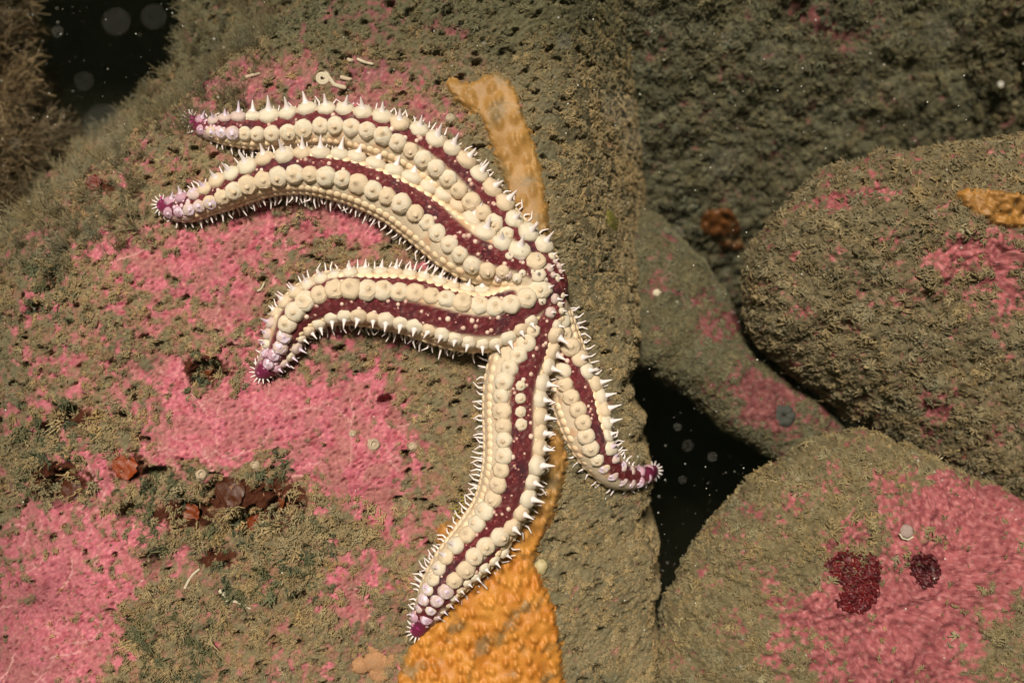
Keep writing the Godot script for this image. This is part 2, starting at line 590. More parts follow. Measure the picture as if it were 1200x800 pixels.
# ------------------------------------------------------------------ the whole scene
func _ready() -> void:
	rng.seed = 11
	# camera
	var cam := Camera3D.new()
	cam.name = "camera"
	cam.fov = rad_to_deg(2.0 * atan(400.0 * K / D))
	cam.near = 0.02
	cam.far = 60.0
	cam.transform = F * Transform3D(Basis(), Vector3(0, 0, D))
	var lens := CameraAttributesPhysical.new()
	lens.frustum_focal_length = 35.0
	lens.frustum_focus_distance = 0.49
	lens.exposure_aperture = 5.6
	lens.frustum_near = 0.02
	lens.frustum_far = 60.0
	cam.attributes = lens
	cam.fov = rad_to_deg(2.0 * atan(400.0 * K / D))
	add_child(cam)
	# dim green water overhead
	var env := Environment.new()
	env.background_mode = Environment.BG_SKY
	var sm := ProceduralSkyMaterial.new()
	sm.sky_top_color = Color(0.40, 0.44, 0.38)
	sm.sky_horizon_color = Color(0.14, 0.19, 0.16)
	sm.ground_bottom_color = Color(0.05, 0.07, 0.06)
	sm.ground_horizon_color = Color(0.12, 0.16, 0.14)
	sm.sun_angle_max = 1.0
	var sky := Sky.new()
	sky.sky_material = sm
	env.sky = sky
	env.background_energy_multiplier = 0.32
	env.tonemap_mode = Environment.TONE_MAPPER_LINEAR
	env.tonemap_exposure = 1.08
	env.fog_enabled = true
	env.fog_density = 0.008
	env.fog_light_color = Color(0.62, 0.68, 0.56)
	env.sdfgi_enabled = true
	env.ssao_enabled = true
	env.ssil_enabled = true
	var we := WorldEnvironment.new()
	we.name = "water_light"
	we.environment = env
	add_child(we)
	var sun := DirectionalLight3D.new()
	sun.name = "sun"
	sun.light_energy = 1.6
	sun.light_color = Color(1.0, 0.955, 0.88)
	sun.light_angular_distance = 11.0
	sun.shadow_enabled = true
	var towards := F.basis * Vector3(-0.12, 0.38, 0.9).normalized()
	sun.transform = Transform3D(Basis.looking_at(-towards, Vector3(0, 0, -1)), towards * 3.0)
	add_child(sun)

	grain_fine = grain(3, 0.03, 0.86, 1.0)
	grain_relief = grain(8, 0.05, 0.0, 1.0)
	build_setting()
	build_colonies()
	build_star()
	build_small_things()
	build_water()

var turf_mat: StandardMaterial3D
var turf_a: ArrayMesh
var turf_b: ArrayMesh
var turf_c: ArrayMesh
var fuzz: ArrayMesh
const SILT := Color(0.232, 0.186, 0.104)
const PINK := Color(0.55, 0.155, 0.21)

func build_setting() -> void:
	turf_mat = matte(0.95, Color.WHITE, true, false, 1.0, 0.0, 0.15)
	turf_a = tuft_mesh(5, 6, 0.9, 0.30, 0.16, 1.0)
	turf_b = tuft_mesh(6, 8, 0.7, 0.17, 0.07, 1.25)
	turf_c = tuft_mesh(7, 20, 1.0, 0.15, 0.09, 1.0)
	fuzz = hydroid_mesh(9)
	build_seabed()
	build_main_rock()
	var rock_mat := matte(0.92, Color.WHITE, true, true, 30.0, 0.02, 0.2)
	# the rocks to the right and behind; colours and tilts imitate light fading with distance
	var list := [
		["boulder", "big olive turf covered boulder at the right edge with a small orange crust", [1000, 192, 945, 212, 893, 256, 866, 312, 864, 352, 884, 404, 935, 444, 980, 476, 1030, 505, 1090, 545, 1200, 605, 1330, 560, 1400, 400, 1330, 200, 1200, 165, 1090, 182], -0.085, 0.055, 0.3, 31, Vector2(-0.08, 0.28), 1.3,
			Color(0.165, 0.136, 0.08), [[1130, 300, 60, 40, 0.7], [1185, 330, 40, 60, 0.7], [975, 232, 25, 14, 0.7], [1020, 225, 25, 16, 0.6], [1100, 480, 40, 20, 0.5], [880, 0, 1, 1, 0]], 340, 0, 0.0011, 0.0025],
		["rock", "rounded stone at the lower right with pink crust and two dark red patches", [995, 498, 938, 514, 880, 552, 832, 603, 795, 655, 774, 712, 768, 770, 780, 860, 850, 960, 1100, 1010, 1330, 940, 1390, 760, 1300, 640, 1180, 578, 1120, 550, 1060, 524], -0.06, 0.05, 0.3, 41, Vector2(-0.02, 0.12), 0.9,
			Color(0.185, 0.152, 0.085), [[1090, 585, 70, 30, 1.0], [1150, 610, 60, 40, 0.8], [1120, 660, 70, 60, 0.9], [1010, 740, 80, 60, 0.9], [1080, 720, 80, 60, 1.0], [1000, 625, 20, 16, 0.6], [1180, 640, 40, 60, 0.7], [940, 720, 60, 30, 0.5], [1060, 790, 80, 40, 0.9], [930, 590, 30, 15, 0.5], [880, 600, 16, 10, 0.7]], 340, 0, 0.0009, 0.0021],
		["rock", "sloping pink and olive rock wedged behind the ridge and the two right stones", [640, 215, 700, 212, 780, 250, 825, 300, 850, 335, 868, 380, 905, 430, 950, 468, 995, 505, 970, 545, 890, 530, 840, 500, 800, 462, 750, 432, 690, 425, 630, 390], -0.125, 0.04, 0.25, 51, Vector2(-0.25, -0.45), 1.0,
			Color(0.115, 0.106, 0.064), [[905, 450, 45, 40, 0.7], [880, 480, 40, 30, 0.6], [850, 385, 25, 30, 0.6], [775, 330, 20, 12, 0.7], [815, 350, 22, 16, 0.6], [940, 500, 40, 20, 0.6]], 200, 0, 0.0008, 0.0016],
		["boulder", "broad dark olive rock face filling the upper right behind the ridge", [560, -150, 800, -220, 1100, -200, 1300, -60, 1330, 160, 1200, 290, 1060, 330, 900, 380, 760, 350, 690, 330, 600, 260, 540, 60], -0.19, 0.05, 0.35, 61, Vector2(-0.4, 0.8), 1.5,
			Color(0.112, 0.106, 0.066), [[960, 20, 40, 20, 0.6], [1010, 40, 30, 20, 0.5], [840, 100, 30, 20, 0.3]], 300, 0, 0.0010, 0.0021],
		["rock", "rugged dark rock in the upper right corner overhanging the pale boulder", [1010, -60, 1040, 60, 1075, 120, 1130, 178, 1190, 185, 1290, 175, 1400, 80, 1380, -120, 1180, -200], -0.20, 0.05, 0.3, 71, Vector2(-0.1, 0.9), 2.2,
			Color(0.095, 0.085, 0.05), [[1060, 0, 30, 15, 0.5]], 240, 0, 0.0018, 0.0036],
		["rock", "narrow brown rock at the upper left edge bristling with hydroids", [-190, -120, -15, -110, 2, -20, 14, 60, 34, 110, 56, 150, 76, 185, 90, 240, 20, 330, -160, 330, -260, 100], -0.15, 0.04, 0.12, 81, Vector2(-0.1, 0.1), 1.4,
			Color(0.13, 0.095, 0.055), [[880, 0, 1, 1, 0]], 300, 0, 0.002, 0.0038],
	]
	for e in list:
		var b := make_boulder(e[2], e[3], e[4], e[5], e[6], 2.4, e[7], e[8])
		rocks.append(b)
		var base := Vector3(b.c.x, b.c.y, b.z0 - b.back)
		var masks := PackedFloat32Array()
		var m := boulder_mesh(b, e[9], Color(0.37, 0.11, 0.12) if e[3] > -0.1 else Color(0.20, 0.07, 0.07), e[10], e[11], e[6], masks)
		var t := thing(e[0], base, e[1], "rock" if e[0] == "rock" else "boulder")
		part("stone", shifted(m, base), rock_mat, t)
		var size: float = e[14]
		var rough: float = 1.0 / (size * size)
		var tint: Color = e[9]
		var bright := Color(tint.r * 1.12, tint.g * 1.12, tint.b * 1.12)
		scatter("silt_turf", t, base, m, masks, turf_a, turf_mat, rough * 1.3, e[13] * 0.8, e[14], bright, e[6] + 3, Vector3(0.15, -0.35, 0), Rect2(-60, -60, 1320, 920), 0.55, -9.0, 0.35)
		scatter("fine_turf", t, base, m, masks, turf_b, turf_mat, rough * 1.0, e[13] * 0.9, e[14] * 1.15, bright, e[6] + 4, Vector3(0.15, -0.3, 0), Rect2(-60, -60, 1320, 920), 0.55, -9.0, 0.5)
		if e[6] == 81:
			scatter("hydroid_fronds", t, base, m, masks, fuzz, turf_mat, 60000.0, 0.010, 0.022, Color(0.16, 0.12, 0.07), 85, Vector3(0.3, 0.1, 0))

var rocks: Array[Boulder] = []

func build_seabed() -> void:
	# one wide sheet under everything: a pit beneath the rocks that climbs again outside, then open ground
	var nz := noise(101, 2.5, 4)
	var axis := PackedFloat32Array()
	var x := -8.0
	while x < 8.0:
		axis.append(x)
		x += 0.03 if absf(x) < 1.6 else 0.25
	axis.append(8.0)
	var v := PackedVector3Array()
	var col := PackedColorArray()
	var idx := PackedInt32Array()
	var n := axis.size()
	for j in n:
		for i in n:
			var a := axis[i]
			var b := axis[j]
			var z := -0.52
			z -= 0.55 * exp(-(pow((a + 0.6) / 0.32, 2) + pow((b - 0.4) / 0.28, 2)))
			z -= 0.5 * exp(-(pow((a - 0.24) / 0.22, 2) + pow((b + 0.2) / 0.25, 2)))
			z += 0.75 * sstep(0.58, 0.8, b) * sstep(0.3, -0.3, a) + 0.25 * sstep(0.6, 1.0, absf(a))  # unseen wall added beyond the upper left to keep light out of the pit
			z += 0.09 * nz.get_noise_2d(a, b) + 0.03 * nz.get_noise_2d(a * 5.0, b * 5.0)
			v.append(Vector3(a, b, z))
			var j2 := 1.0 + 0.5 * nz.get_noise_2d(a * 7.0 + 20.0, b * 7.0)
			col.append(Color(0.05 * j2, 0.048 * j2, 0.03 * j2))
	for j in n - 1:
		for i in n - 1:
			var p := j * n + i
			idx.append_array([p, p + n, p + 1, p + 1, p + n, p + n + 1])
	single("ground", Vector3.ZERO, mesh_of(v, idx, col), matte(0.95, Color.WHITE, true, true, 6.0, 0.2, 0.1), "dark silty seabed deep in the gaps between the rocks", "seabed", "", "structure")

func build_main_rock() -> void:
	main.n1 = noise(1, 0.0055, 2)
	main.n2 = noise(2, 0.022, 3)
	main.n3 = noise(4, 0.075, 3)
	main.nf = noise(5, 0.19, 2)
	main.nm = noise(6, 0.017, 3)
	main.nm2 = noise(7, 0.06, 3)
	main.edge_r = main.widen(pts([850, -200, 835, 0, 815, 100, 788, 200, 758, 320, 746, 430, 757, 520, 766, 600, 774, 700, 778, 1000]), 1.09)
	main.crest = main.widen(pts([-300, 460, -60, 320, 60, 232, 180, 148, 270, 66, 345, 18, 420, -60, 640, -170]), 1.02)
	main.brink = main.widen(pts([-200, 250, -40, 215, 45, 180, 110, 136, 160, 102, 206, 62, 222, -40, 235, -400]), 1.19)
	main.pinks = [
		[70, 690, 130, 95, 1.3], [20, 790, 100, 60, 1.1], [280, 500, 70, 48, 1.25], [350, 470, 80, 42, 1.0], [430, 500, 58, 80, 0.85], [390, 560, 60, 45, 0.6],
		[440, 552, 55, 40, 1.0], [412, 690, 28, 45, 1.1], [450, 630, 50, 40, 0.55], [240, 330, 120, 70, 0.42], [150, 300, 60, 28, 0.55], [230, 290, 46, 36, 0.7],
		[340, 250, 110, 34, 0.7], [440, 265, 50, 25, 0.6], [280, 350, 40, 50, 0.7], [195, 440, 26, 22, 0.9], [130, 450, 40, 20, 0.5], [112, 552, 45, 24, 1.0],
		[215, 515, 40, 30, 0.9], [50, 500, 50, 30, 0.4], [60, 410, 70, 40, 0.4], [330, 88, 150, 32, 0.7], [440, 118, 90, 36, 0.7], [250, 95, 60, 24, 0.7],
		[250, 430, 330, 260, 0.20], [420, 16, 45, 16, 0.5], [530, 35, 30, 10, 0.6], [310, 620, 90, 55, -0.8], [195, 745, 60, 60, -1.0], [525, 470, 45, 80, -0.8], [250, 590, 60, 30, -0.4], [160, 250, 60, 40, -0.4],
	]
	var rust := [[150, 548, 24, 18], [60, 565, 50, 26], [240, 434, 30, 20], [300, 585, 70, 26], [215, 602, 42, 22], [330, 590, 28, 34], [110, 214, 18, 10], [30, 175, 40, 30], [255, 655, 25, 14], [85, 490, 30, 13], [52, 322, 18, 14]]
	var u0 := -170
	var v0 := -170
	var st := 2.0
	var nu := 540
	var nv := 575
	var vert := PackedVector3Array()
	var col := PackedColorArray()
	var masks := PackedFloat32Array()
	vert.resize(nu * nv)
	col.resize(nu * nv)
	masks.resize(nu * nv)
	var base := Vector3(-0.06, 0.0, -0.4)
	var nt := noise(14, 0.05, 4)
	var nd := noise(15, 0.009, 2)
	for j in nv:
		var v := v0 + j * st
		for i in nu:
			var u := u0 + i * st
			var k := j * nu + i
			var pk := main.pink(u, v)
			var z := main.z_uv(u, v, pk)
			vert[k] = Vector3((u - 600.0) * K, (400.0 - v) * K, z)
			masks[k] = pk
			var a := nt.get_noise_2d(u, v)
			var b := nt.get_noise_2d(u * 3.1 + 500.0, v * 3.1)
			var d := nd.get_noise_2d(u, v)
			var p := PINK
			if v < 220.0: p = p.lerp(Color(0.30, 0.115, 0.13), sstep(230.0, 120.0, v))     # the duller, purplish crust near the top
			p = p.lerp(Color(0.40, 0.085, 0.12), clampf(-a * 1.7 + 0.1, 0.0, 1.0))
			p = p.lerp(Color(0.62, 0.27, 0.27), clampf(b * 1.3 - 0.1, 0.0, 0.8))
			var olive := maxf(sstep(130.0, 10.0, v + 60.0 * d), sstep(110.0, -40.0, u + 50.0 * d) * 0.7)  # light falloff toward the top and left edges, painted as darker colour
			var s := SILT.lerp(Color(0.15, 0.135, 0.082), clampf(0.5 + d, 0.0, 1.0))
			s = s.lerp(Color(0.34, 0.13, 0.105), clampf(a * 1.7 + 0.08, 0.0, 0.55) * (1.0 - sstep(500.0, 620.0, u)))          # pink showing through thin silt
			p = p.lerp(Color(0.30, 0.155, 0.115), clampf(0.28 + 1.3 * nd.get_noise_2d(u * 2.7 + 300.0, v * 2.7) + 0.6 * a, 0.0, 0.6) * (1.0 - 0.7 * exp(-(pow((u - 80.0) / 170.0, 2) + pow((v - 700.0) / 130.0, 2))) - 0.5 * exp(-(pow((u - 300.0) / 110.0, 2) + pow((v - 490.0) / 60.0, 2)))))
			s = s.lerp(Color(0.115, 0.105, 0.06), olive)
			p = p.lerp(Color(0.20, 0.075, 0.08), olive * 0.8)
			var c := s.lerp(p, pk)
			for g in rust:
				var e: float = pow((u - g[0]) / g[2], 2) + pow((v - g[1]) / g[3], 2) + 0.9 * a + 0.5 * b
				if e < 1.0:
					c = c.lerp(Color(0.07, 0.02, 0.009), sstep(1.0, 0.6, e))
					masks[k] = maxf(masks[k], sstep(1.0, 0.7, e) * 0.8)
			var pore := main.nf.get_noise_2d(u * 0.55 + v * 0.35, v * 1.25 - u * 0.25)
			if pore > 0.45: c = c.lerp(Color(0.16, 0.04, 0.035), minf(0.7, (pore - 0.45) / 0.15) * pk)
			var jj := (1.0 + 0.3 * b + 0.16 * pk * nt.get_noise_2d(u * 5.3, v * 5.3 + 90.0)) * (1.0 - 0.22 * sstep(610.0, 700.0, u) * sstep(480.0, 250.0, v))  # upper right flank darkened in colour to imitate light falling off
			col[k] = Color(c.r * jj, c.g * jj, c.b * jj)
	# pale grazing scratches and hairline growth edges in the pink crust
	for s in 260:
		var p := Vector2(rng.randf_range(-20, 520), rng.randf_range(240, 820))
		if main.pink(p.x, p.y) < 0.6: continue
		var dir := Vector2.from_angle(rng.randf_range(-0.9, 0.5) if rng.randf() < 0.6 else rng.randf_range(1.0, 2.2))
		var bend := rng.randf_range(-0.12, 0.12)
		var bright := rng.randf_range(0.2, 0.6)
		for q in rng.randi_range(6, 26):
			p += dir * 2.0
			dir = dir.rotated(bend + rng.randf_range(-0.15, 0.15))
			var i := int(round((p.x - u0) / st))
			var j := int(round((p.y - v0) / st))
			if i < 1 or j < 1 or i >= nu - 1 or j >= nv - 1: break
			var k := j * nu + i
			if main.pink(p.x, p.y) > 0.5:
				col[k] = col[k].lerp(Color(0.72, 0.42, 0.40), bright)
	var idx := PackedInt32Array()
	idx.resize((nu - 1) * (nv - 1) * 6)
	var w := 0
	for j in nv - 1:
		for i in nu - 1:
			var k := j * nu + i
			idx[w] = k
			idx[w + 1] = k + 1
			idx[w + 2] = k + nu
			idx[w + 3] = k + 1
			idx[w + 4] = k + nu + 1
			idx[w + 5] = k + nu
			w += 6
	var m := mesh_of(vert, idx, col)
	var t := thing("boulder", base, "large ridged boulder crusted pink and olive under the sea star", "boulder")
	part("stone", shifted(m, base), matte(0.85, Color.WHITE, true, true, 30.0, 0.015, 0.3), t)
	var tint := Color(SILT.r * 1.12, SILT.g * 1.1, SILT.b * 1.1)
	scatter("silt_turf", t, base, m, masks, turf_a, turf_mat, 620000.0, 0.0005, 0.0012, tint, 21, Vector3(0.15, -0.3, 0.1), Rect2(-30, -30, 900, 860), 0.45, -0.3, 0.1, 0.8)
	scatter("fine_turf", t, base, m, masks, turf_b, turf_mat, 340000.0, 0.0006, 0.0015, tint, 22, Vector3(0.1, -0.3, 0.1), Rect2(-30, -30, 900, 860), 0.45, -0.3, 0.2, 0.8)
	for zn in [Rect2(120, 555, 320, 90), Rect2(10, 480, 130, 110), Rect2(290, 600, 170, 150), Rect2(140, 690, 130, 120), Rect2(30, 300, 60, 60), Rect2(210, 410, 90, 50)]:
		scatter("silt_clumps", t, base, m, masks, turf_c, turf_mat, 130000.0, 0.0012, 0.0026, tint, int(zn.position.x) + 40, Vector3(0.2, -0.3, 0.2), zn, 0.75, -0.3, 0.05)
	for zn in [Rect2(20, 470, 90, 110), Rect2(150, 550, 90, 100), Rect2(240, 600, 150, 110), Rect2(150, 720, 110, 90), Rect2(30, 300, 60, 80), Rect2(280, 520, 60, 60), Rect2(215, 415, 50, 50)]:
		scatter("dark_clumps", t, base, m, masks, turf_c, turf_mat, 120000.0, 0.0012, 0.0028, Color(0.10, 0.105, 0.06), int(zn.position.x) + 400, Vector3(0.2, -0.3, 0.2), zn, 0.6, -0.3, 0.0)
	scatter("hydroid_fronds", t, base, m, masks, fuzz, turf_mat, 90000.0, 0.005, 0.013, Color(0.22, 0.19, 0.115), 23, Vector3(-0.1, 0.5, 0.1), Rect2(-60, 150, 230, 170), 0.7, -0.3, 0.1)
	scatter("hydroid_fronds", t, base, m, masks, fuzz, turf_mat, 90000.0, 0.005, 0.010, Color(0.17, 0.15, 0.09), 24, Vector3(0.0, 0.4, 0.1), Rect2(60, -40, 260, 200), 0.7, -0.35, 0.3)

func build_colonies() -> void:
	var wet := matte(0.5, Color.WHITE, true, true, 70.0, 0.006, 0.45)
	var b1 := at(575, 720, -0.01)
	single("orange_sponge", b1, crust(main, [650, 500, 664, 530, 661, 570, 646, 610, 628, 652, 641, 690, 655, 735, 662, 800, 664, 860, 560, 900, 470, 860, 464, 806, 474, 768, 490, 742, 505, 706, 528, 668, 516, 642, 512, 622, 532, 602, 580, 580, 620, 540], -0.004, 0.0034, 0.0026, 235.0, Vector2(1.0, 0.62), Color(0.64, 0.28, 0.05), Color(0.52, 0.19, 0.026), 201, b1),
		wet, "bright orange knobbly crust spreading below the downward arm of the sea star", "sponge", "orange crusts")
	var b2 := at(600, 180, -0.01)
	single("orange_sponge", b2, crust(main, [524, 94, 545, 98, 562, 92, 583, 86, 602, 102, 613, 132, 625, 165, 635, 200, 641, 240, 644, 284, 626, 292, 610, 266, 597, 235, 586, 205, 575, 172, 563, 144, 545, 128, 527, 112], -0.006, 0.0022, 0.0018, 170.0, Vector2(1.0, 0.6), Color(0.40, 0.215, 0.06), Color(0.34, 0.185, 0.056), 211, b2),
		wet, "tan orange strip of crust along the ridge above the sea star", "sponge", "orange crusts")
	var b3 := at(1160, 245, -0.05)
	single("orange_sponge", b3, crust(rocks[0], [1103, 232, 1125, 225, 1160, 230, 1200, 236, 1240, 240, 1240, 275, 1190, 272, 1150, 268, 1120, 254], -0.04, 0.0032, 0.0012, 190.0, Vector2(0.6, 1.0), Color(0.42, 0.20, 0.045), Color(0.30, 0.15, 0.045), 221, b3),
		wet, "small dull orange crust on the big olive boulder by the frame edge", "sponge", "orange crusts")
	var dark := matte(0.4, Color.WHITE, true, true, 90.0, 0.01, 0.5)
	var b4 := at(995, 676, -0.03)
	single("red_sponge", b4, crust(rocks[1], [958, 655, 972, 645, 990, 639, 1014, 641, 1026, 660, 1021, 684, 1022, 697, 1002, 712, 975, 706, 971, 692, 980, 684, 968, 672], -0.02, 0.0016, 0.0006, 520.0, Vector2(1.0, 0.8), Color(0.15, 0.008, 0.010), Color(0.07, 0.004, 0.008), 231, b4, 0.0005, 6.0, 0.18, false),
		dark, "larger ragged dark red patch on the lower right stone", "sponge", "dark red patches")
	var b5 := at(1074, 662, -0.03)
	single("red_sponge", b5, crust(rocks[1], [1054, 652, 1066, 642, 1080, 643, 1094, 658, 1088, 676, 1074, 685, 1064, 676], -0.02, 0.0016, 0.0006, 520.0, Vector2(1.0, 0.8), Color(0.09, 0.006, 0.010), Color(0.045, 0.004, 0.008), 241, b5, 0.0005, 6.0, 0.14, false),
		dark, "smaller dark red patch just below the pale shell on the stone", "sponge", "dark red patches")
	var b6 := at(832, 276, -0.26)
	single("brown_sponge", b6, crust(rocks[3], [805, 262, 825, 256, 845, 262, 858, 280, 866, 296, 845, 300, 825, 290, 808, 282], -0.24, 0.004, 0.003, 120.0, Vector2.ONE, Color(0.15, 0.055, 0.015), Color(0.09, 0.035, 0.012), 251, b6, 0.0014),
		wet, "dim rust brown lump on the dark rock face beside the big boulder", "sponge")
	var b7 := at(719, 256, -0.1)
	single("yellow_sponge", b7, crust(main, [710, 246, 722, 244, 729, 256, 724, 268, 713, 264], -0.05, 0.002, 0.001, 200.0, Vector2.ONE, Color(0.26, 0.24, 0.05), Color(0.2, 0.19, 0.05), 261, b7),
		wet, "tiny dull yellow patch on the far shoulder of the ridge", "sponge")

# ------------------------------------------------------------------ the sea star
class Arm:
	var mid: PackedVector2Array          # centre line, layout units as seen
	var rad: PackedFloat32Array          # half width
	var c: Array[Vector3] = []           # the same in metres, slope frame
	var r := PackedFloat32Array()
	var lift := 0.6
	var rows := []                       # [polyline, widest spacing]
	var bands := []                      # [polyline, half width]
	func nearest(q: Vector2) -> Array:   # [index, fraction, offset in half widths, outward direction]
		var best := 1e9
		var out := [0, 0.0, 0.0, Vector2.UP]
		for i in mid.size() - 1:
			var p := Geometry2D.get_closest_point_to_segment(q, mid[i], mid[i + 1])
			var d := p.distance_to(q)
			if d < best:
				best = d
				var f := p.distance_to(mid[i]) / maxf(mid[i].distance_to(mid[i + 1]), 0.001)
				var dir := (q - p).normalized() if d > 0.01 else (mid[i + 1] - mid[i]).orthogonal().normalized()
				out = [i, f, d / lerpf(rad[i], rad[i + 1], f), dir]
		return out

func make_arm(flat: Array, lift: float, rows: Array, bands: Array) -> Arm:
	var a := Arm.new()
	a.lift = lift
	var p := PackedVector2Array()
	var rr := PackedVector2Array()
	for i in range(0, flat.size(), 3):
		p.append(Vector2(flat[i], flat[i + 1]))
		rr.append(Vector2(flat[i + 2], 0))
	a.mid = catmull(p, 3)
	for q in catmull(rr, 3): a.rad.append(q.x)
	for i in a.mid.size():
		var z := 0.0
		for k in 4:
			var s := (D - z) / D
			z = main.base(600 + (a.mid[i].x - 600) * s, 400 + (a.mid[i].y - 400) * s) + a.rad[i] * K * lift + 0.001
		a.c.append(at(a.mid[i].x, a.mid[i].y, z))
		a.r.append(a.rad[i] * K * (D - z) / D)
	for q in rows: a.rows.append([catmull(pts(q[0]), 6), q[1], q[2]])
	for q in bands: a.bands.append([catmull(pts(q[0]), 4), q[1] * 0.80])
	return a

# the place on an arm's skin that is seen at (u, v): [point, outward normal, radius there]
func on_arm(a: Arm, seen: Vector2, most := 0.93) -> Array:
	var q := seen
	var out := []
	for k in 4:                                   # the skin stands nearer to the eye than the arm's axis
		var n := a.nearest(q)
		var i: int = n[0]
		var f: float = n[1]
		var t: float = n[2]
		var dir: Vector2 = n[3]
		var c := a.c[i].lerp(a.c[i + 1], f)
		var r := lerpf(a.r[i], a.r[i + 1], f)
		var tc := minf(t, most)
		var side := Vector3(dir.x, -dir.y, 0)
		var nrm := (side * tc + Vector3(0, 0, sqrt(1.0 - tc * tc))).normalized()
		var p := c + nrm * r
		if t > most: p += side * (minf(t, 1.15) - most) * r
		out = [p, nrm, r]
		var sc := K * (D - p.z) / D
		q += (seen - Vector2(600.0 + p.x / sc, 400.0 - p.y / sc)) * 0.9
	return out

const CREAM := Color(0.86, 0.74, 0.58)
const SKIN := Color(0.13, 0.007, 0.013)
const TIP := Color(0.22, 0.012, 0.075)

